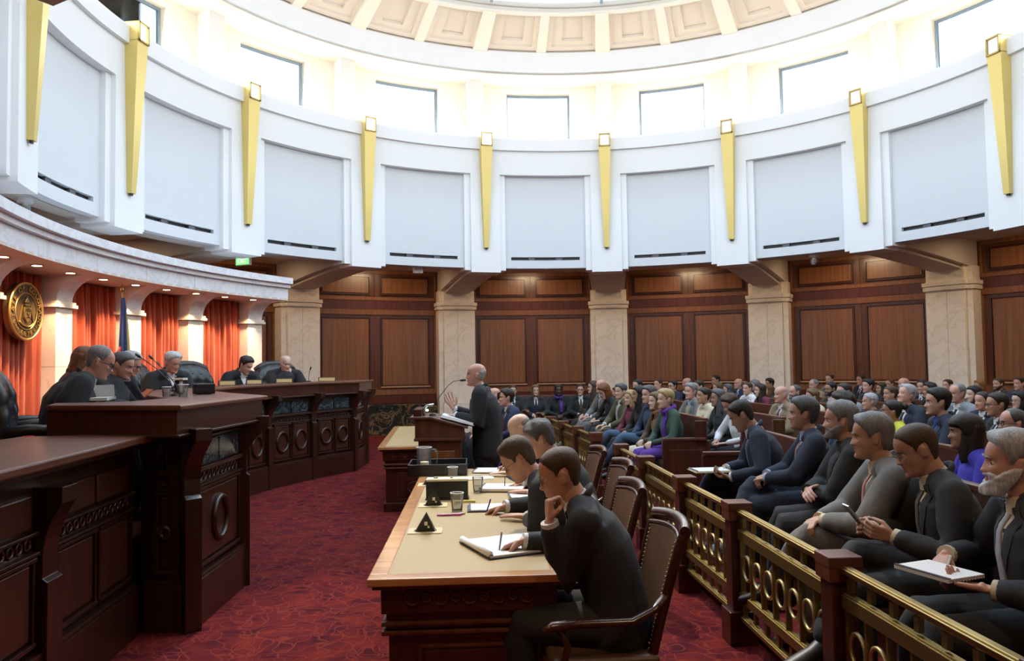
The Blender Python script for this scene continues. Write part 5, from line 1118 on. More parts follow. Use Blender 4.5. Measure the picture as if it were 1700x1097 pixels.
    if kind == 'robe':   # skirts of the robe over the lap
        for s in (1, -1): ltube(j, [legs[s][0], legs[s][1], legs[s][1]+V3((0, .02, -.25))], [.13, .11, .10], n=12)
    jk = remesh(j, vc, rc, 'top', 3, .5); wrinkle(jk, .026 if kind != 'robe' else .028, 34 if kind != 'robe' else 26, p.get('seed', 1), [(tuple(arms[1][1]), .13), (tuple(arms[-1][1]), .13), (tuple(pts[1]), .2)])
    jk.materials.append(MATS['white_paper']); out.append(({'suit': 'suit_jacket', 'robe': 'black_robe', 'sweater': 'sweater', 'shirt': 'shirt'}[kind], jk, ('top',)))
    bv = BVHTree.FromPolygons([tuple(v) for v in tb.v], [f for f in tb.f])
    def chest(x, v):   # point on the chest surface: x sideways, v metres below the neck base
        o = NB+V3((x, 0, 0))-up*v+fw*.5; h = bv.ray_cast(o, -fw); return (h[0], h[1]) if h[0] is not None else (NB+V3((x, 0, 0))-up*v+fw*.11, fw)
    def patch(fx0, fx1, v0, v1, off, nx=6, nv=12, th=.004):
        fr = []; 
        for i in range(nv+1):
            v = v0+(v1-v0)*i/nv
            for q in range(nx+1):
                x = fx0(v)+(fx1(v)-fx0(v))*q/nx; P_, n_ = chest(x, v); n_ = n_ if n_.dot(fw) > 0 else -n_; fr.append(P_+n_*off)
        bk = [P_-fw*th*2.5 for P_ in fr]; N = len(fr); w_ = nx+1; f = [(i*w_+q, i*w_+q+1, (i+1)*w_+q+1, (i+1)*w_+q) for i in range(nv) for q in range(nx)]; f += [tuple(N+q for q in reversed(t)) for t in f]
        bd = list(range(w_))+[i*w_+nx for i in range(1, nv+1)]+[nv*w_+q for q in range(nx-1, -1, -1)]+[i*w_ for i in range(nv-1, 0, -1)]; f += [(bd[q], N+bd[q], N+bd[(q+1) % len(bd)], bd[(q+1) % len(bd)]) for q in range(len(bd))]
        return MB().add(fr+bk, f)
    vl = p.get('vlen', .30)
    nb2 = NB+up*.012
    if kind in ('suit', 'robe'):
        if kind == 'robe': vl = .12
        wv = lambda v: .058*max(0, 1-v/vl)+.002
        out.append(('shirt_front', patch(lambda v: -wv(v), wv, .0, vl, .003).mesh('shirt_front', MATS['white_paper'], 180), ('shirt',)))
        if not p.get('notie') and kind == 'suit':
            tw = lambda v: (.020 if v < .035 else .013+.022*min(1, (v-.035)/.2)); out.append(('tie', patch(lambda v: -tw(v), tw, .012, vl-.012, .009, 4, 14).mesh('tie', MATS['white_paper'], 180), ('tie',)))
        if kind == 'suit':
            for s in (1, -1):
                lw = lambda v: .050*math.sin(min(1, max(0, (v+.04)/.30))**.8*PI)**.6 if -.03 < v < vl else .002
                lp = patch(lambda v: s*(wv(v)-.004), lambda v: s*(wv(v)+lw(v)), -.005, vl, .006, 5, 12, .005); out.append(('lapel', lp.mesh('lapel', MATS['white_paper'], 40), ('top',)))
    # collars
    axn = (AT-NB).normalized()
    def ringc(r, c, tilt, rad, fl, gap, nm, key, lift=0):
        q = []; 
        for i in range(21):
            t = gap+(2*PI-2*gap)*i/20; x = r*math.sin(t); y = r*math.cos(t); q.append(c+V3((x, 0, 0))+fw*(y*.98-.004)+up*(-math.cos(t)*tilt+lift))
        out.append((nm, MB().tube(q, rad, 8, flat=fl, up=(0, 0, 1)).mesh(nm, MATS['white_paper'], 180), (key,)))
    if kind in ('suit', 'robe', 'shirt'):
        r0 = .078 if not fem else .070; c0 = NB+fw*.006; q = [c0-up*.03, c0+up*.005, c0+axn*.028, c0+axn*.040]; cm_ = MB(); ltube(cm_, q, [r0*1.1, r0*.98, r0*.84, r0*.79], [r0*1.0, r0*.92, r0*.82, r0*.78], side=(1, 0, 0), n=24, cap=False); out.append(('shirt_collar', cm_.mesh('shirt_collar', MATS['white_paper'], 60), ('shirt',)))
    if kind in ('suit', 'robe'): ringc(.079 if not fem else .072, NB+up*.006+fw*.006, .034, .011, 1.9, .5, 'jacket_collar', 'top')
    if kind == 'sweater' and p.get('scarf'):
        ringc(.078, NB+up*.03+fw*.01, .02, .026, 1.2, .0, 'scarf', 'scarf'); 
        sc_ = patch(lambda v: -.075, lambda v: -.015, .0, .30, .018, 4, 10, .006); out.append(('scarf_end', sc_.mesh('scarf_end', MATS['white_paper'], 180), ('scarf',)))
    elif kind == 'sweater': ringc(.068, NB+up*.012+fw*.006, .02, .009, 1.2, .0, 'neckband', 'top')
    if kind in ('suit',) or p.get('cuffs'):
        for s in (1, -1):
            A_, E_, W = arms[s]; d = (W-E_).normalized(); out.append(('shirt_cuff', MB().tube([W-d*.045, W+d*.004], [.040, .038], 14).mesh('shirt_cuff', MATS['white_paper'], 60), ('shirt',)))
    # ---- trousers or skirt
    t = MB(); stand = p.get('hip', .54) > .7
    ltube(t, [H+V3((0, -.01, .08)), H+V3((0, 0, -.02))], [.165*g, .168*g], [.12*g, .13*g], side=(1, 0, 0), n=16)
    if p.get('bare'):
        k0 = (legs[1][1]+legs[-1][1])/2; 
        ltube(t, [H, H*.4+k0*.6, k0+(k0-H).normalized()*.02], [.165, .155, .14], [.095, .088, .08], side=(1, 0, 0), n=18)
    else:
        for s in (1, -1):
            h_, kn, an, to = legs[s]; m1 = h_*.5+kn*.5; m2 = kn*.5+an*.5; ltube(t, [h_, m1, kn, kn*.88+an*.12, m2, an+(kn-an).normalized()*.02], [.098*g, .088*g, .074*g, .072, .064, .058] if not stand else [.105*g, .095*g, .078, .074, .070, .068], n=14)
    tr = remesh(t, vc, rc, 'trousers', 2, .5); wrinkle(tr, .018, 32, p.get('seed', 1)+9, [(tuple(legs[1][1]), .14), (tuple(legs[-1][1]), .14), (tuple(H), .16)]); tr.materials.append(MATS['white_paper']); out.append(('skirt' if p.get('bare') else 'trousers', tr, ('legs',)))
    for s in (1, -1):
        h_, kn, an, to = legs[s]; m_ = MB(); q = an+V3((0, 0, -.045)); n_ = V3((0, 0, 1))
        if p.get('footup') == s: pass
        sd_ = to.cross(V3((0, 0, 1))).normalized()
        ltube(m_, [q-to*.045+V3((0, 0, .01)), q+V3((0, 0, .012)), q+to*.06-V3((0, 0, .006)), q+to*.14-V3((0, 0, .014)), q+to*.185-V3((0, 0, .018))], [.036, .042, .044, .045, .034], [.044, .050, .038, .027, .020], side=tuple(sd_), n=12)
        m_.box(tuple(q+to*.072-V3((0, 0, .037))), (.066, .215, .014), rot=Matrix((sd_, to, sd_.cross(to))).transposed())
        out.append(('shoe', m_.mesh('shoe', MATS['white_paper'], 60), ('shoe',)))
    return out, HM, hands
ARCH = {}
def tone(n, c, r=.55, **k): return mat(n, c, r, **k)
SKIN = {'fair': (.54, .34, .25), 'pink': (.56, .32, .24), 'pale': (.60, .42, .33), 'tan': (.46, .27, .18), 'olive': (.36, .21, .13), 'brown': (.20, .10, .06), 'dark': (.075, .038, .024)}
HAIR = {'black': (.010, .008, .008), 'dark': (.028, .017, .011), 'brown': (.075, .038, .018), 'light_brown': (.16, .09, .04), 'auburn': (.20, .065, .02), 'blonde': (.50, .36, .16), 'grey': (.26, .26, .27), 'dark_grey': (.10, .10, .105), 'silver': (.48, .48, .50), 'white': (.68, .68, .70), 'red_blond': (.36, .17, .05)}
CLOTH = {'black': (.010, .010, .012), 'charcoal': (.019, .020, .024), 'navy': (.012, .018, .042), 'blue_suit': (.02, .035, .085), 'grey': (.17, .165, .16), 'light_grey': (.24, .27, .30), 'tan': (.24, .18, .11), 'brown': (.08, .05, .03), 'olive': (.09, .08, .04), 'white': (.74, .75, .78), 'cream': (.66, .58, .42), 'blue': (.03, .08, .40), 'royal': (.05, .04, .48), 'yellow': (.62, .62, .05), 'purple': (.10, .03, .28), 'maroon': (.14, .015, .04), 'denim': (.06, .11, .20), 'pale_blue': (.42, .50, .66), 'red': (.35, .03, .03), 'burgundy': (.12, .015, .03), 'pink': (.45, .20, .18), 'silver': (.35, .35, .38), 'gold': (.4, .3, .1), 'rust': (.24, .10, .04), 'green': (.03, .07, .05), 'dark_brown': (.035, .02, .014), 'striped_blue': (.16, .19, .35)}
def cmat(c): return mat('cloth_'+c, CLOTH[c], .82, sheen=.03, var=(.18, 45), bump=(.12, 420))
def skm(s): return mat('skin_'+s, SKIN[s], .52, var=(.12, 28, tuple(x*(.90 if i == 0 else .82) for i, x in enumerate(SKIN[s]))))
def hrm(h): return mat('hair_'+h, HAIR[h], .55, var=(.45, (140, 140, 18)), bump=(.5, (260, 260, 30)))
SHOE = mat('shoe_leather', (.015, .012, .011), .42)
NP = [0]
def person(loc, rz, arch, label, skin='fair', hair='dark', style='short', top='charcoal', shirt='white', tie='navy', legs=None, beard=None, glasses=None, scale=1.0, scarf='purple', group=None, name='person', shoe=None, beardc=None, cat='person', sx=None):
    if isinstance(arch, dict): A, HM, hands = build_arch(arch); det = arch.get('det', 2); down = arch.get('hpitch', 0) > .3
    else:
        if arch not in ARCH: ARCH[arch] = build_arch(POSES[arch])
        A, HM, hands = ARCH[arch]; det = POSES[arch].get('det', 2); down = POSES[arch].get('hpitch', 0) > .3
    person.last = (A, HM)
    mm = {'skin': skm(skin), 'lips': mat('lips_'+skin, tuple(x*y for x, y in zip(SKIN[skin], (.85, .58, .60))), .4), 'top': cmat(top), 'shirt': cmat(shirt), 'tie': cmat(tie), 'legs': cmat(legs or top), 'shoe': SHOE if not shoe else cmat(shoe), 'scarf': cmat(scarf), 'eyeline': mat('eyeline_'+skin, tuple(x*.22 for x in SKIN[skin]), .5)}
    root = None
    def setm(o, keys):
        for i, k in enumerate(keys): o.material_slots[i].link = 'OBJECT'; o.material_slots[i].material = mm[k] if isinstance(k, str) else k
    for n, me, keys in A:
        if n == 'body':
            root = link(name, me, None, loc=loc, rz=rz, label=label, cat=cat, group=group); root.scale = (scale*(sx or 1), scale, scale); setm(root, keys)
        else: c = link(n, me, root); setm(c, keys)
    if hair != 'none' and style != 'none': c = link('hair', hair_mesh(style), root); c.matrix_basis = HM; setm(c, (hrm(hair),))
    if beard: c = link('beard' if beard != 'moustache' else 'moustache', beard_mesh(beard), root); c.matrix_basis = HM; setm(c, (hrm(beardc or hair),))
    if glasses is not None: c = link('glasses', GLM[glasses == 'thick'], root); c.matrix_basis = HM; setm(c, (BLACK if glasses == 'thick' else mat('wire_frame', (.18, .15, .12), .3, .8),))
    if det < 2:
        for s in (-1, 1):
            c = link('eye', EYEM[1 if down else 0], root); c.matrix_basis = HM @ Matrix.Translation((s*.031, .0655, .000)) ; c.material_slots[2].link = 'OBJECT'; c.material_slots[2].material = mm['skin']
            c = link('eyebrow', BROW, root); c.matrix_basis = HM @ Matrix.Translation((s*.031, .090, .0225)) @ Matrix.Diagonal((s, 1, 1, 1)); setm(c, (hrm(hair if hair not in ('white', 'none') else 'grey'),))
    return root, hands
# pose helpers: (target, elbow pole, finger direction, palm normal, hand pose)
LEG = dict(lr=((.13, .43, .50), (.14, .46, .095), (.1, 1, 0)), ll=((-.13, .43, .50), (-.14, .44, .095), (-.1, 1, 0)))
LEGF = dict(lr=((.10, .43, .50), (.09, .50, .095), (.05, 1, 0)), ll=((-.10, .43, .50), (-.09, .42, .095), (-.05, 1, 0)))
CROSS = dict(lr=((.02, .44, .62), (-.20, .60, .30), (-.35, .95, -.25)), ll=((-.09, .43, .49), (-.08, .42, .095), (0, 1, 0)))
CROSSL = dict(ll=((-.02, .44, .62), (.20, .60, .30), (.35, .95, -.25)), lr=((.09, .43, .49), (.08, .42, .095), (0, 1, 0)))
LAP = dict(hr=((.06, .27, .64), (1, -.5, -.3), (-.75, .6, -.15), (0, -.3, -1), 'clasp'), hl=((-.06, .28, .64), (-1, -.5, -.3), (.75, .6, -.15), (0, -.3, -1), 'clasp'))
KNEES = dict(hr=((.13, .30, .63), (1, -.5, -.3), (-.1, 1, -.1), (0, 0, -1), 'relaxed'), hl=((-.13, .30, .63), (-1, -.5, -.3), (.1, 1, -.1), (0, 0, -1), 'relaxed'))
FOLD = dict(hr=((-.12, .20, .80), (1, -.2, -.6), (-1, .0, .15), (0, -1, 0), 'relaxed'), hl=((.12, .22, .78), (-1, -.2, -.6), (1, .0, .1), (0, -1, 0), 'relaxed'))
WRITE = dict(hr=((.08, .33, .68), (1, -.4, -.2), (-.5, .8, -.35), (-.3, -.1, -1), 'pen'), hl=((-.12, .30, .66), (-1, -.4, -.3), (.5, .85, -.1), (.1, 0, -1), 'flat'))
CHINR = dict(hr=((.05, .21, .93), (1, .2, -1), (-.35, .05, 1), (-.3, -1, .1), 'fist'), hl=((-.02, .25, .66), (-1, -.4, -.3), (.8, .5, -.1), (0, 0, -1), 'relaxed'))
POSES = {

 'sit': dict(**LEG, **LAP, lean=-.04, curve=.20, seed=1), 'sit_right': dict(**LEG, **LAP, lean=-.02, curve=.18, hyaw=.45, seed=2), 'sit_left': dict(**LEGF, **KNEES, lean=-.05, curve=.22, hyaw=-.35, seed=3),
 'write': dict(**LEGF, **WRITE, lean=.06, curve=.35, hpitch=.55, seed=4), 'fold': dict(**LEG, **FOLD, lean=-.08, curve=.2, hyaw=.2, seed=5, notie=1), 'cross': dict(**CROSS, **LAP, lean=-.06, curve=.22, hyaw=.15, seed=6),
 'chin': dict(**LEG, **CHINR, lean=.12, curve=.25, hyaw=.25, hpitch=.12, seed=7),
 'wsit': dict(**LEGF, **LAP, lean=-.02, curve=.18, fem=1, top='sweater', seed=11, hyaw=.2), 'wsit2': dict(**CROSSL, **LAP, lean=-.04, curve=.18, fem=1, top='sweater', seed=12, hyaw=-.2), 'wwrite': dict(**LEGF, **WRITE, lean=.05, curve=.3, fem=1, top='sweater', seed=13, hpitch=.5),
 'wfold': dict(**LEG, **FOLD, lean=-.05, curve=.2, fem=1, top='sweater', seed=14, hyaw=.1), 'wscarf': dict(**LEGF, **LAP, lean=-.02, curve=.2, fem=1, top='sweater', scarf=1, seed=15), 'wskirt': dict(**CROSSL, **LAP, lean=-.02, curve=.2, fem=1, top='suit', notie=1, bare=1, seed=16),
}
for _k in POSES: POSES[_k]['tl'] = .465
AUD = [
(0.41, 3.1, 0.0, 106, 1.051, 'wwrite', 'fair', 'auburn', 'bob', 'black', 'cream', '-', 'charcoal', {'n': 0}, 'woman with a brown bob reading papers, black jacket and cream scarf collar'),
(0.48, 2.31, 0.0, 106, 1.015, 'sit_left', 'fair', 'dark_grey', 'full', 'olive', 'white', 'silver', 'olive', {'n': 0}, 'man with thick grey brown hair, olive suit and pale tie, hands on his knee'),
(0.92, 7.34, 0.0, 106, 0.9, 'wsit', 'pink', 'dark', 'short', 'charcoal', 'white', '-', 'black', {}, 'partly hidden young person between brown bob and olive suit'),
(0.54, 1.6, 0.0, 106, 0.953, 'wsit2', 'fair', 'blonde', 'bob', 'maroon', 'white', '-', 'denim', {'n': 0}, 'blonde woman in a maroon top in the front far pew'),
(0.6, 0.96, 0.0, 106, 1.016, 'wsit', 'olive', 'black', 'long', 'black', 'white', '-', 'black', {}, 'black haired woman in black beside the blonde woman in maroon'),
(0.65, 0.35, 0.0, 106, 1.027, 'wsit2', 'fair', 'dark_grey', 'full', 'blue_suit', 'white', '-', 'denim', {'n': 0}, 'short haired woman in blue with denim legs'),
(0.68, 0.1, 0.0, 106, 0.977, 'wscarf', 'pale', 'light_brown', 'long', 'brown', 'white', '-', 'cream', {'n': 0, 'scarf': 'rust'}, 'woman with a long rust scarf beside the purple scarf'),
(0.72, -0.4, 0.0, 106, 1.013, 'wscarf', 'pale', 'blonde', 'full', 'green', 'white', '-', 'purple', {'n': 0, 'scarf': 'purple'}, 'blonde short haired woman in a purple scarf and purple leggings at the pew end'),
(0.25, 4.82, 0.0, 106, 1.014, 'wsit', 'pale', 'brown', 'long', 'black', 'white', '-', 'black', {'glasses': 'thin'}, 'long haired woman with glasses in black near the back wall'),
(0.32, 3.99, 0.0, 106, 1.05, 'sit_left', 'pink', 'grey', 'bald', 'grey', 'white', 'navy', 'grey', {}, 'balding man behind the woman with the brown bob'),
(1.12, 5.12, 0.0, 106, 1.021, 'sit_left', 'fair', 'black', 'short', 'charcoal', 'white', '-', 'charcoal', {}, 'dark haired bearded man against the wall behind the black haired woman'),
(1.84, 7.13, 0.0, 106, 0.997, 'sit_left', 'pink', 'dark', 'crop', 'white', 'white', 'navy', 'black', {}, 'upright young man with cropped dark hair in a white shirt'),
(1.95, 5.99, 0.0, 106, 0.988, 'sit_left', 'fair', 'black', 'full', 'navy', 'white', 'navy', 'navy', {'glasses': 'thick'}, 'dark haired man with heavy glasses in a navy suit in the far pews'),
(2.69, 7.71, 0.0, 106, 1.029, 'chin', 'pink', 'grey', 'bald', 'navy', 'white', 'navy', 'navy', {}, 'bald man with hand raised behind the grey haired man with lanyard'),
(1.44, 1.57, 0.0, 106, 1.024, 'sit_left', 'pink', 'grey', 'full', 'grey', 'pale_blue', 'gold', 'charcoal', {}, 'grey haired man in a grey brown suit and pale blue shirt looking down'),
(2.11, 4.18, 0.0, 106, 1.016, 'sit', 'fair', 'dark', 'short', 'black', 'white', '-', 'black', {}, 'dark haired man half hidden behind the grey haired man'),
(1.5, 0.97, 0.0, 106, 0.991, 'wfold', 'tan', 'dark', 'bun', 'cream', 'white', '-', 'black', {}, 'woman with folded arms in a cream top'),
(2.17, 3.47, 0.0, 106, 0.9, 'wsit', 'fair', 'dark', 'long', 'black', 'white', '-', 'black', {}, 'dark haired woman in black beside the woman with folded arms'),
(1.56, 0.32, 0.0, 106, 0.985, 'wsit', 'olive', 'dark_grey', 'long', 'charcoal', 'white', '-', 'black', {}, 'woman with long dark hair leaning forward, charcoal cardigan'),
(1.62, -0.43, 0.0, 106, 1.004, 'wwrite', 'pink', 'brown', 'curly', 'white', 'white', '-', 'black', {'vest': 1}, 'woman with short curly brown hair writing, white sleeves'),
(3.49, 8.79, 0.0, 106, 1.027, 'sit', 'tan', 'black', 'short', 'charcoal', 'white', '-', 'charcoal', {}, 'man against the wall above the rear rows, dark hair'),
(2.85, 5.89, 0.0, 106, 0.949, 'wsit', 'fair', 'light_brown', 'bob', 'brown', 'white', '-', 'brown', {}, 'woman with light brown hair in the middle far rows'),
(2.91, 5.31, 0.0, 106, 0.933, 'wsit', 'fair', 'dark_grey', 'bob', 'grey', 'white', '-', 'grey', {}, 'grey haired woman next to the light brown haired woman'),
(3.63, 7.27, 0.0, 106, 0.984, 'sit', 'pink', 'grey', 'bald', 'blue_suit', 'pale_blue', 'navy', 'navy', {}, 'bald man left of the man in the white shirt'),
(3.0, 4.25, 0.0, 106, 0.977, 'sit_left', 'pink', 'brown', 'short', 'white', 'white', '-', 'black', {}, 'brown haired man in a white shirt before the marble column'),
(3.72, 6.31, 0.0, 106, 0.97, 'wsit', 'fair', 'grey', 'bob', 'charcoal', 'white', '-', 'black', {}, 'grey haired woman behind the man in the white shirt'),
(3.06, 3.63, 0.0, 106, 0.966, 'wsit', 'fair', 'dark', 'long', 'maroon', 'white', '-', 'black', {}, 'dark haired woman in maroon before the column'),
(3.78, 5.58, 0.0, 106, 0.907, 'wsit', 'tan', 'light_brown', 'bob', 'black', 'white', '-', 'black', {}, 'brown haired woman with bare neck in a black top, before the column'),
(4.48, 7.85, 0.0, 106, 0.963, 'sit', 'olive', 'black', 'curly', 'charcoal', 'white', '-', 'charcoal', {}, 'black haired person at the back, before the column'),
(2.44, 0.5, 0.0, 106, 1.008, 'sit', 'pink', 'white', 'bald', 'tan', 'white', 'burgundy', 'tan', {}, 'bald old man in a tan suit'),
(3.19, 2.22, 0.0, 106, 0.978, 'sit', 'pink', 'dark_grey', 'receding', 'denim', 'red', '-', 'denim', {'glasses': 'thin', 'beard': 'short'}, 'balding man with glasses and beard in denim'),
(4.68, 5.59, 0.0, 106, 0.984, 'sit', 'pink', 'grey', 'receding', 'tan', 'white', '-', 'tan', {'glasses': 'thin'}, 'balding man with glasses near the back wall'),
(3.24, 1.61, 0.0, 106, 0.936, 'wsit', 'pink', 'light_brown', 'curly', 'cream', 'white', '-', 'brown', {}, 'short haired woman in cream behind the dark suited front row'),
(5.47, 6.86, 0.0, 106, 1.044, 'sit_left', 'tan', 'dark', 'crop', 'grey', 'white', '-', 'grey', {}, 'man standing height against the wall above the bearded man'),
(4.02, 2.95, 0.0, 106, 0.989, 'sit', 'olive', 'black', 'short', 'brown', 'white', '-', 'brown', {'glasses': 'thick', 'beard': 'short'}, 'man with black beard and glasses'),
(3.33, 0.63, 0.0, 106, 1.021, 'sit', 'pink', 'dark', 'short', 'light_grey', 'white', '-', 'grey', {'glasses': 'thin'}, 'young man with glasses in a pale grey jacket'),
(6.33, 7.32, 0.0, 106, 1.016, 'sit', 'tan', 'dark', 'crop', 'navy', 'white', '-', 'navy', {}, 'man at the back wall left of the column gap in navy'),
(4.87, 3.51, 0.0, 106, 1.007, 'sit', 'pink', 'black', 'full', 'charcoal', 'white', 'navy', 'charcoal', {}, 'man with full black hair looking left, charcoal suit'),
(5.65, 4.78, 0.0, 106, 0.933, 'wsit', 'olive', 'dark', 'long', 'charcoal', 'white', '-', 'charcoal', {}, 'woman with long hair half hidden in the rear rows'),
(6.43, 6.15, 0.0, 106, 0.962, 'sit', 'tan', 'brown', 'crop', 'black', 'white', '-', 'black', {}, 'man in black in the last rows'),
(5.72, 4.03, 0.0, 106, 1.012, 'sit', 'pink', 'white', 'bald', 'charcoal', 'white', '-', 'charcoal', {}, 'white haired bald man in the last rows'),
(4.18, 1.13, 0.0, 106, 0.976, 'wsit', 'tan', 'brown', 'bun', 'brown', 'white', '-', 'brown', {}, 'woman with tied brown hair behind the man looking up'),
(3.46, -0.83, 0.0, 106, 1.032, 'sit_right', 'pink', 'silver', 'full', 'navy', 'white', '-', 'navy', {'up': 1}, 'silver haired man with head tilted back'),
(3.39, -0.05, 0.0, 106, 0.939, 'sit_right', 'pink', 'silver', 'short', 'charcoal', 'white', '-', 'charcoal', {}, 'silver haired man in the second row behind the grey suit'),
(1.85, -3.13, 0.0, 95, 1.039, 'sit', 'fair', 'dark', 'curly', 'blue_suit', 'white', '-', 'navy', {}, 'dark haired man seen from behind the bearded front row man'),
(5.77, 3.49, 0.0, 106, 0.989, 'sit_left', 'tan', 'black', 'short', 'black', 'white', '-', 'black', {}, 'man in black before the last marble column'),
(5.03, 1.73, 0.0, 106, 0.993, 'wsit', 'olive', 'black', 'long', 'black', 'white', '-', 'black', {}, 'black haired woman before the last column'),
(2.72, -2.17, 0.0, 95, 0.948, 'wsit', 'olive', 'black', 'bun', 'yellow', 'white', '-', 'black', {}, 'dark haired woman with a bun in a bright yellow top'),
(2.75, -3.01, 0.0, 95, 1.054, 'sit', 'fair', 'black', 'full', 'navy', 'blue', 'navy', 'navy', {}, 'heavy black haired man in a navy jacket and blue shirt'),
(6.6, 4.24, 0.0, 106, 0.98, 'sit', 'pink', 'dark', 'crop', 'charcoal', 'white', '-', 'charcoal', {}, 'dark haired man before the last marble column, low in the row'),
(4.32, -0.36, 0.0, 106, 1.025, 'sit', 'pink', 'grey', 'receding', 'light_grey', 'white', 'navy', 'grey', {'glasses': 'thin'}, 'grey haired man with glasses in a light grey suit'),
(5.12, 0.72, 0.0, 106, 0.971, 'wsit', 'pale', 'black', 'long', 'purple', 'white', '-', 'black', {}, 'black haired woman in purple'),
(7.46, 4.76, 0.0, 106, 0.95, 'wsit', 'pink', 'red_blond', 'bob', 'charcoal', 'white', '-', 'black', {}, 'red blond person at the right of the last column'),
(4.36, -0.82, 0.0, 106, 0.963, 'sit', 'pink', 'dark', 'crop', 'navy', 'white', 'purple', 'navy', {}, 'dark haired man in navy with purple tie, right rear'),
(7.5, 4.23, 0.0, 106, 0.987, 'sit', 'pink', 'brown', 'short', 'charcoal', 'white', '-', 'charcoal', {'beard': 'short'}, 'brown bearded man near the right wall'),
(3.63, -2.4, 0.0, 95, 1.002, 'sit', 'tan', 'dark', 'short', 'charcoal', 'white', 'navy', 'charcoal', {'glasses': 'thick'}, 'man with dark rimmed glasses looking down, right side'),
(7.55, 3.7, 0.0, 106, 1.006, 'sit', 'pink', 'dark', 'short', 'blue_suit', 'white', '-', 'navy', {}, 'man at the right frame edge near the wall'),
(5.2, -0.15, 0.0, 106, 0.935, 'wsit', 'pale', 'black', 'bob', 'black', 'white', '-', 'black', {'glasses': 'thick'}, 'woman with black glasses at the right frame edge'),
(1.91, -5.01, 0.0, 95, 0.983, 'wsit', 'olive', 'dark', 'fringe', 'royal', 'white', '-', 'black', {}, 'woman with long dark fringed hair in a royal blue top'),
(2.78, -4.05, 0.0, 95, 0.963, 'sit', 'pink', 'dark_grey', 'receding', 'charcoal', 'white', 'navy', 'charcoal', {'glasses': 'thick'}, 'man with black glasses behind the white bearded man')]
HEADZ = {'woman with a brown bob reading papers, black jacket and cream scarf collar': 1.219, 'man with thick grey brown hair, olive suit and pale tie, hands on his knee': 1.243, 'partly hidden young person between brown bob and olive suit': 1.055, 'blonde woman in a maroon top in the front far pew': 1.167, 'black haired woman in black beside the blonde woman in maroon': 1.244, 'short haired woman in blue with denim legs': 1.258, 'woman with a long rust scarf beside the purple scarf': 1.197, 'blonde short haired woman in a purple scarf and purple leggings at the pew end': 1.241, 'long haired woman with glasses in black near the back wall': 1.243, 'balding man behind the woman with the brown bob': 1.286, 'dark haired bearded man against the wall behind the black haired woman': 1.251, 'upright young man with cropped dark hair in a white shirt': 1.221, 'dark haired man with heavy glasses in a navy suit in the far pews': 1.21, 'bald man with hand raised behind the grey haired man with lanyard': 1.224, 'grey haired man in a grey brown suit and pale blue shirt looking down': 1.254, 'dark haired man half hidden behind the grey haired man': 1.245, 'woman with folded arms in a cream top': 1.214, 'dark haired woman in black beside the woman with folded arms': 1.081, 'woman with long dark hair leaning forward, charcoal cardigan': 1.207, 'woman with short curly brown hair writing, white sleeves': 1.164, 'man against the wall above the rear rows, dark hair': 1.258, 'woman with light brown hair in the middle far rows': 1.163, 'grey haired woman next to the light brown haired woman': 1.143, 'bald man left of the man in the white shirt': 1.205, 'brown haired man in a white shirt before the marble column': 1.197, 'grey haired woman behind the man in the white shirt': 1.189, 'dark haired woman in maroon before the column': 1.183, 'brown haired woman with bare neck in a black top, before the column': 1.111, 'black haired person at the back, before the column': 1.179, 'bald old man in a tan suit': 1.235, 'balding man with glasses and beard in denim': 1.198, 'balding man with glasses near the back wall': 1.205, 'short haired woman in cream behind the dark suited front row': 1.147, 'man standing height against the wall above the bearded man': 1.279, 'man with black beard and glasses': 1.211, 'young man with glasses in a pale grey jacket': 1.251, 'man at the back wall left of the column gap in navy': 1.245, 'man with full black hair looking left, charcoal suit': 1.234, 'woman with long hair half hidden in the rear rows': 1.143, 'man in black in the last rows': 1.178, 'white haired bald man in the last rows': 1.24, 'woman with tied brown hair behind the man looking up': 1.196, 'silver haired man with head tilted back': 1.264, 'silver haired man in the second row behind the grey suit': 1.151, 'dark haired man seen from behind the bearded front row man': 1.272, 'man in black before the last marble column': 1.211, 'black haired woman before the last column': 1.216, 'dark haired woman with a bun in a bright yellow top': 1.162, 'heavy black haired man in a navy jacket and blue shirt': 1.292, 'dark haired man before the last marble column, low in the row': 1.201, 'grey haired man with glasses in a light grey suit': 1.256, 'black haired woman in purple': 1.189, 'red blond person at the right of the last column': 1.163, 'dark haired man in navy with purple tie, right rear': 1.18, 'brown bearded man near the right wall': 1.21, 'man with dark rimmed glasses looking down, right side': 1.227, 'man at the right frame edge near the wall': 1.232, 'woman with black glasses at the right frame edge': 1.145, 'woman with long dark fringed hair in a royal blue top': 1.204, 'man with black glasses behind the white bearded man': 1.179}
# ---------------------------------------------------------------- who sits where
AGR = 'people in the gallery pews'
seen = set()
for (x, y, zo, rz, s, arch, skin, hair, style, top, shirt, tie, legs, ex, lab) in AUD:
    arch2 = arch
    if 'rust scarf' in lab: y = -.06
    if 'blue with denim' in lab: y = .44
    if 'purple scarf and' in lab: y = -.56
    if ex.get('up'): POSES['lookup'] = dict(POSES['sit'], hpitch=-.3); arch2 = 'lookup'
    kw = dict(scarf=ex.get('scarf', 'purple'), beard=ex.get('beard'), glasses=ex.get('glasses'))
    if ex.get('vest'): kw['legs'] = 'black'
    elif legs: kw['legs'] = legs
    if 'yellow' in lab or 'royal' in lab or 'heavy' in lab or 'white bearded man' in lab and 'behind' in lab or 'second row' in lab:
        arch2 = dict(POSES[arch], det=1)
    if y < -1.2: rz -= 14
    root, _ = person((x, y, zo), math.radians(rz), arch2, lab, skin, hair, style, top, shirt, tie if tie != '-' else 'navy', scale=min(s, 1.04), group=AGR, **kw)
    HMz = (ARCH[arch2] if isinstance(arch2, str) else person.last)[1].translation.z; root.location.z = max(.02, HEADZ[lab]-HMz*root.scale[2])
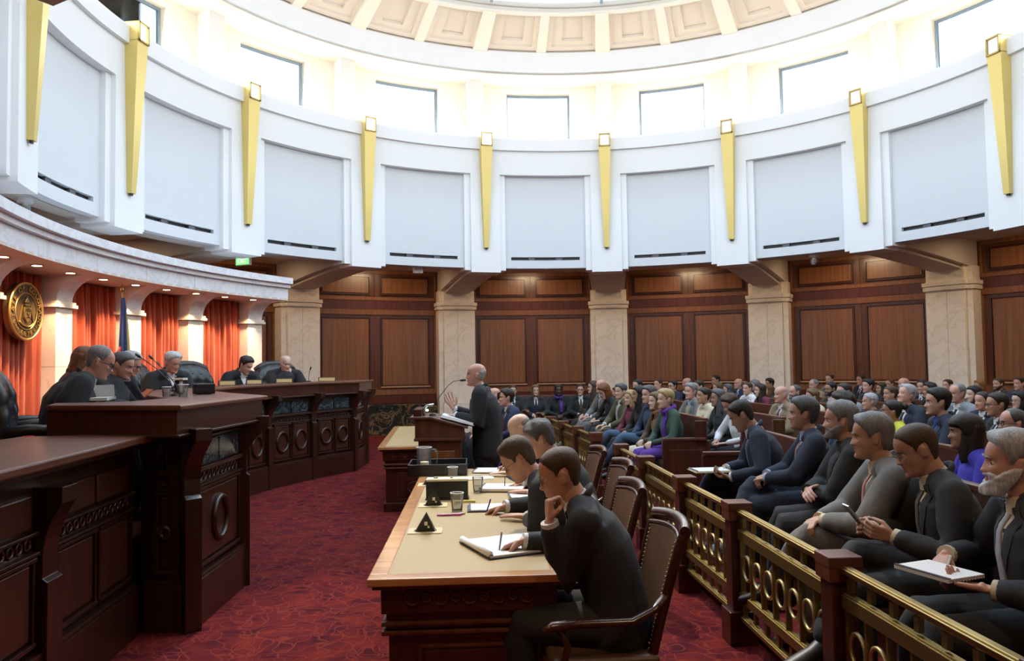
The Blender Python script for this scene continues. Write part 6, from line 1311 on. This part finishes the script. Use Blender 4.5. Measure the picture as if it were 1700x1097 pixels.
def toL(loc, rz, s, p):
    d = V3(p)-V3(loc); return V3((d.x*math.cos(rz)+d.y*math.sin(rz), -d.x*math.sin(rz)+d.y*math.cos(rz), d.z))/s
def dirL(rz, d): return V3((d[0]*math.cos(rz)+d[1]*math.sin(rz), -d[0]*math.sin(rz)+d[1]*math.cos(rz), d[2]))
def hero(loc, rz, label, pose, R=None, L=None, scale=1.04, **kw):
    """R, L: (wrist world point, elbow pole world, finger direction world, palm normal world, hand pose)"""
    p = dict(LEG); p.update(LAP); p.update(pose); p.setdefault('det', 0)
    for k, q in (('hr', R), ('hl', L)):
        if q: p[k] = (toL(loc, rz, scale, q[0]), dirL(rz, q[1]), dirL(rz, q[2]), dirL(rz, q[3]), q[4])
    root, hands = person(loc, rz, p, label, scale=scale, **kw)
    def wd(s):
        W, d, n = hands[s]; M = Matrix.Rotation(rz, 3, 'Z'); return V3(loc)+M @ (W*scale), M @ d, (M @ n).normalized(), M
    return root, wd
def pen_at(wd, s, lab, col, tilt=(.25, .1, .9), name='pen', L=.14):
    W, d, n, M = wd(s); l = d.cross(n); lt = l if s == 1 else -l
    tip = W+d*.125+n*.055+lt*.02; t = V3(tilt).normalized()
    o = link(name, None, loc=tip, label=lab, cat='pen', group='writing pens in hands'); a = V3((0, 0, 0))
    part('barrel', MB().tube([a+t*.012, a+t*L], .0045, 8), mat('penc_'+col, {'grey': (.25, .25, .27), 'blue': (.03, .03, .28), 'white': (.8, .8, .8)}[col], .35), o, smooth=60); part('nib', MB().tube([a, a+t*.014], [.001, .0042], 8), CHROME, o, smooth=60)
h = PI/2; SIT = dict(LEGF)
TL = dict(lr=((.12, .40, .50), (.13, .36, .095), (.0, 1, 0)), ll=((-.12, .40, .50), (-.12, .36, .095), (0, 1, 0)))
# men at the counsel table
r, wd = hero((-.60, -6.60, 0), h-.06, 'man with thin glasses nearest the camera at the table, chin on fist, writing', dict(lr=((.18, .40, .50), (.18, .36, .095), (.0, 1, 0)), ll=((-.02, .42, .50), (-.03, .40, .095), (0, 1, 0)), lean=.16, curve=.30, hpitch=.32, hyaw=.0, seed=21, jaw=.95),
    R=((-1.02, -6.26, .815), (.1, .5, -.6), (-.85, .1, -.35), (-.2, -.35, -1), 'pen'), L=((-.90, -6.74, 1.00), (-.5, .4, -1), (.0, .15, 1), (.9, .3, .2), 'fist'), skin='pink', hair='brown', style='crop_m', top='charcoal', tie='navy', glasses='thin')
pen_at(wd, 1, 'grey pen in the hand of the man nearest the camera', 'grey', (.15, .1, .95))
r, wd = hero((-.72, -5.56, 0), h-.05, 'dark brown haired man with glasses bent over his pad, second at the table', dict(TL, lean=.24, curve=.42, hpitch=.62, seed=22),
    R=((-1.15, -5.25, .805), (.1, .6, -.5), (-.9, .1, -.3), (-.2, -.3, -1), 'pen'), L=((-1.00, -5.50, .79), (.2, -.8, -.4), (-.8, .35, 0), (0, 0, -1), 'flat'), skin='pink', hair='brown', style='full', top='charcoal', tie='navy', glasses='thin')
pen_at(wd, 1, 'blue pen in the hand of the second man at the table', 'blue', (.3, .1, .9))
r, wd = hero((-.62, -4.57, 0), h-.05, 'third man at the table with dark grey curly hair, mostly hidden, writing', dict(TL, lean=.22, curve=.35, hpitch=.5, seed=23, det=1),
    R=((-1.06, -4.28, .805), (.1, .6, -.5), (-.9, .0, -.3), (-.2, -.3, -1), 'pen'), L=((-.98, -4.60, .79), (.2, -.8, -.4), (-.8, .35, 0), (0, 0, -1), 'flat'), skin='pink', hair='dark_grey', style='curly', top='charcoal', tie='burgundy')
pen_at(wd, 1, 'grey pen in the hand of the third man at the table', 'grey', (.05, .1, .95))
r, wd = hero((-.78, -3.66, 0), h-.05, 'fourth man at the table with pale balding head, writing with a blue pen', dict(TL, lean=.22, curve=.35, hpitch=.45, seed=24, det=1),
    R=((-1.18, -3.24, .81), (.1, .6, -.5), (-.9, .0, -.3), (-.2, -.3, -1), 'pen'), L=((-1.16, -3.62, .79), (.2, -.8, -.4), (-.9, .2, 0), (0, 0, -1), 'flat'), skin='pale', hair='grey', style='bald', top='navy', tie='navy')
pen_at(wd, 1, 'blue pen in the hand of the fourth man at the table', 'blue', (.35, .1, .8))
# the speaker
r, wd = hero((-1.44, -2.06, 0), h-.05, 'standing balding man in a black suit speaking at the lectern, one hand raised', dict(hip=.92, lean=.05, curve=.16, big=1.12, seed=31, hpitch=-.02, hyaw=-.05, lr=((.10, .03, .50), (.11, -.03, .095), (.1, 1, 0)), ll=((-.10, .04, .50), (-.11, -.02, .095), (-.1, 1, 0))), scale=1.02,
    R=((-1.80, -1.93, 1.235), (.6, .5, -1), (-.45, .0, .9), (.5, -.8, .1), 'open'), L=((-1.76, -2.20, 1.185), (.7, -.4, -.8), (-1, .1, -.05), (0, 0, -1), 'flat'), skin='pink', hair='silver', style='bald', top='black', tie='navy', glasses='thin', beard='moustache')
# three men at the far table
hero((-1.24, .99, 0), h+.35, 'dark haired man in a blue suit and burgundy tie seated at the far table', dict(seed=41, det=1, hyaw=.15), skin='pink', hair='dark', style='full', top='blue_suit', tie='burgundy')
r, wd = hero((-1.46, 1.80, 0), h+.35, 'balding man in a charcoal suit seated at the far table', dict(KNEES, seed=42, det=1, hyaw=.1), skin='pink', hair='dark', style='bald', top='charcoal', shirt='pale_blue', tie='silver')
hero((-1.64, 2.60, 0), h+.35, 'man with glasses in a dark suit, last of three at the far table', dict(seed=43, det=1), skin='pink', hair='dark', style='short', top='charcoal', tie='navy', glasses='thick')
# people along the far wall facing the camera
for x, arch, lab, kw in ((-1.40, 'sit', 'dark haired person in dark clothes, leftmost of those facing the camera at the wall', dict(skin='fair', hair='dark', style='short', top='charcoal')), (-.92, 'wwrite2', 'brown haired woman holding a paper, facing the camera at the wall', dict(skin='fair', hair='light_brown', style='long', top='charcoal')),
    (-.44, 'wscarf', 'dark skinned woman with long black hair and a purple scarf, facing the camera', dict(skin='dark', hair='black', style='long', top='black', scarf='purple')), (.02, 'cross', 'man with glasses in a dark suit and tie facing the camera at the wall', dict(skin='fair', hair='black', style='short', top='black', tie='brown', glasses='thick'))):
    if arch == 'wwrite2': POSES[arch] = dict(POSES['wsit'], top='suit', hyaw=0)
    if arch == 'wwrite2' or True: person((x, 6.40, 0), PI+.05, arch, lab, scale=1.0, group='people facing the camera at the far wall', **kw)
# front row behind the brass rail
fr = h-.22
SL = dict(tl=.455)
r, wd = hero((.97, -3.70, .10), fr, 'black haired man writing on his crossed leg, first in the front row', dict(CROSSL, tl=.46, lean=.10, curve=.34, hpitch=.5, hyaw=.1, seed=51), R=((.62, -3.60, .80), (.3, .5, -.5), (-.6, -.5, -.3), (0, -.1, -1), 'pen'), L=((.60, -3.86, .77), (.3, -.6, -.5), (-.8, .4, 0), (.0, .0, 1), 'hold'), skin='olive', hair='black', style='short', top='navy', shirt='white', tie='striped_blue')
pen_at(wd, 1, 'white pen of the first man in the front row', 'white', (.3, -.1, .9)); pad('notepad', .46, -3.72, .1, .28, .22, 'open pad on the knee of the first front row man', z=.80, t=.01, cover=mat('pad_tan', (.55, .45, .25), .6), grp='notepads on laps')
hero((1.12, -4.27, .10), fr, 'man in a navy suit with dark grey hair, hands clasped, second in the front row', dict(CROSS, tl=.46, lean=-.06, curve=.22, hyaw=.10, seed=52, hr=((.04, .33, .70), (1, -.5, -.3), (-.7, .7, -.2), (0, -.3, -1), 'clasp'), hl=((-.08, .34, .69), (-1, -.5, -.3), (.7, .7, -.2), (0, -.3, -1), 'clasp')), skin='tan', hair='dark_grey', style='full', top='navy', shirt='pale_blue', tie='pink', shoe='silver')
hero((1.09, -5.02, .10), fr, 'grey bearded man in a black jacket with folded arms, third in the front row', dict(tl=.46, lean=-.08, curve=.22, hyaw=.10, seed=53, big=1.12, notie=1, hr=((-.06, .27, .72), (1, -.2, -.6), (-1, .2, .0), (0, -.6, -.6), 'relaxed'), hl=((.02, .25, .70), (-1, -.2, -.6), (1, .2, .0), (0, -.6, -.6), 'relaxed')), scale=1.04, skin='pink', hair='grey', style='full', top='black', shirt='charcoal', beard='short')
hero((.95, -5.93, .10), fr, 'grey haired man in a grey suit and pink tie, fourth in the front row', dict(CROSSL, tl=.46, lean=-.02, curve=.26, hyaw=.08, hpitch=.06, seed=54, big=1.06, hr=((.02, .37, .70), (1, -.5, -.3), (-.75, .6, -.1), (0, -.3, -1), 'clasp'), hl=((-.07, .36, .71), (-1, -.5, -.3), (.8, .6, -.1), (0, -.3, -1), 'clasp')), scale=1.03, skin='tan', hair='grey', style='full', top='grey', shirt='cream', tie='pink')
r, wd = hero((1.00, -6.42, .10), fr, 'brown haired man in black looking down at his phone, fifth in the front row', dict(CROSS, tl=.46, lean=.0, curve=.30, hyaw=.05, hpitch=.38, seed=55), scale=1.03, R=((.67, -6.27, .86), (.3, .6, -.6), (-.85, -.45, .2), (.1, -1, .3), 'hold'), L=((.66, -6.54, .88), (.3, -.6, -.6), (-.85, .45, .2), (.1, 1, .3), 'hold'), skin='tan', hair='brown', style='crop', top='charcoal', shirt='cream', tie='brown', glasses='thin')
o = link('smartphone', None, loc=(.545, -6.40, .945), rz=h, label='dark smartphone held by the fifth front row man', cat='phone'); rt = Matrix.Rotation(.9, 3, 'X'); part('case', MB().box((0, 0, 0), (.072, .145, .010), rot=rt), CHROME, o, bev=.003); part('screen', MB().box((0, .0, .006), (.064, .13, .002), rot=rt), mat('phone_screen', (.02, .02, .03), .1), o)
r, wd = hero((1.02, -7.05, .10), fr, 'white bearded man in a black suit writing in a notebook, nearest in the front row', dict(tl=.46, lean=.02, curve=.22, hyaw=.12, seed=56, big=1.08), scale=1.03, R=((.74, -6.83, .87), (.4, .6, -.5), (-.6, -.5, -.35), (0, -.1, -1), 'pen'), L=((.74, -7.17, .82), (.3, -.6, -.5), (-.6, .75, .0), (-.1, .2, 1), 'relaxed'), skin='pink', hair='silver', style='full', top='charcoal', shirt='cream', tie='silver', beard='full', beardc='white')
pen_at(wd, 1, 'white pen over the open notebook', 'white', (.2, -.25, .9))
o = pad('notebook', .62, -7.00, .40, .19, .25, 'open spiral notebook on the white bearded man\'s knees', 'notebook', .015, z=.835, grp='notepads on laps')
part('spiral_binding', MB().tube([V3((-.09+.18*t/60, -.128, .012))+V3((0, math.cos(t*1.2)*.006, math.sin(t*1.2)*.006)) for t in range(61)], .0012, 4), BLACK, o)
hero((1.04, -7.78, .10), fr, 'person in a dark blue jacket cut off by the lower right corner', dict(tl=.46, lean=.25, curve=.3, seed=57, det=1, hpitch=.4), skin='pink', hair='dark', style='short', top='blue_suit')
# the judges
def face(dx, dy): return math.atan2(-dx, dy)
RB = dict(top='robe', seed=61); jk = dict(top='black', shirt='white')
ZB = .57
r, wd = hero((-4.47, -4.46, ZB), face(.85, .50), 'balding judge with dark glasses bent over a tablet, nearest the camera', dict(RB, lean=.16, curve=.34, hpitch=.42, big=1.05), R=((-4.15, -4.48, 1.28), (-.1, -.2, -1), (.9, .2, -.1), (0, 0, -1), 'flat'), L=((-4.20, -4.05, 1.34), (-.2, .3, -.9), (.8, -.2, -.1), (0, 0, -1), 'relaxed'), scale=1.05, skin='pink', hair='grey', style='receding', glasses='thick', **jk)
hero((-4.90, -3.82, ZB), face(.75, .65), 'judge with long red brown hair seen from behind', dict(RB, fem=1, lean=.15, curve=.25, hpitch=.3, det=1), scale=1.04, skin='pale', hair='auburn', style='long_b', **jk)
hero((-5.00, -3.05, ZB), face(.97, .0), 'grey brown haired judge resting his chin on his hand', dict(RB, lean=.16, curve=.34, hpitch=.34, hr=CHINR['hr'], hl=CHINR['hl'], det=1), scale=1.03, skin='pink', hair='dark_grey', style='short_j', **jk)
hero((-5.50, -1.92, ZB), face(.95, .1), 'white haired judge mostly hidden behind the chin resting judge', dict(RB, lean=.10, curve=.34, hpitch=.4, det=1), scale=1.04, skin='pink', hair='silver', style='curly', glasses='thick', **jk)
hero((-5.52, -.62, ZB), face(.80, -.62), 'white haired judge with glasses and dark tie looking down', dict(RB, lean=.08, curve=.30, hpitch=.32, hyaw=-.15, det=1), scale=1.05, skin='pink', hair='white', style='full', glasses='thin', **jk)
hero((-5.33, 1.24, ZB), face(.75, -.66), 'dark haired judge looking down to one side', dict(RB, lean=.12, curve=.36, hpitch=.5, hyaw=-.3, det=1), scale=1.04, skin='fair', hair='black', style='full', **jk)
hero((-4.92, 2.10, ZB), face(.45, -.9), 'bald judge propping his face on his hand, last at the far end', dict(RB, lean=.12, curve=.34, hpitch=.3, hyaw=-.2, det=1, hr=((-.02, .24, .93), (1, .3, -1), (-.3, -.1, 1), (-.2, -1, .1), 'relaxed'), hl=((-.06, .28, .66), (-1, -.4, -.3), (.8, .5, -.1), (0, 0, -1), 'relaxed')), scale=1.05, skin='pale', hair='grey', style='none', **jk)
SC.view_layers[0].update()
print('script time', round(time.time()-T0, 1), 'objects', len(bpy.data.objects))
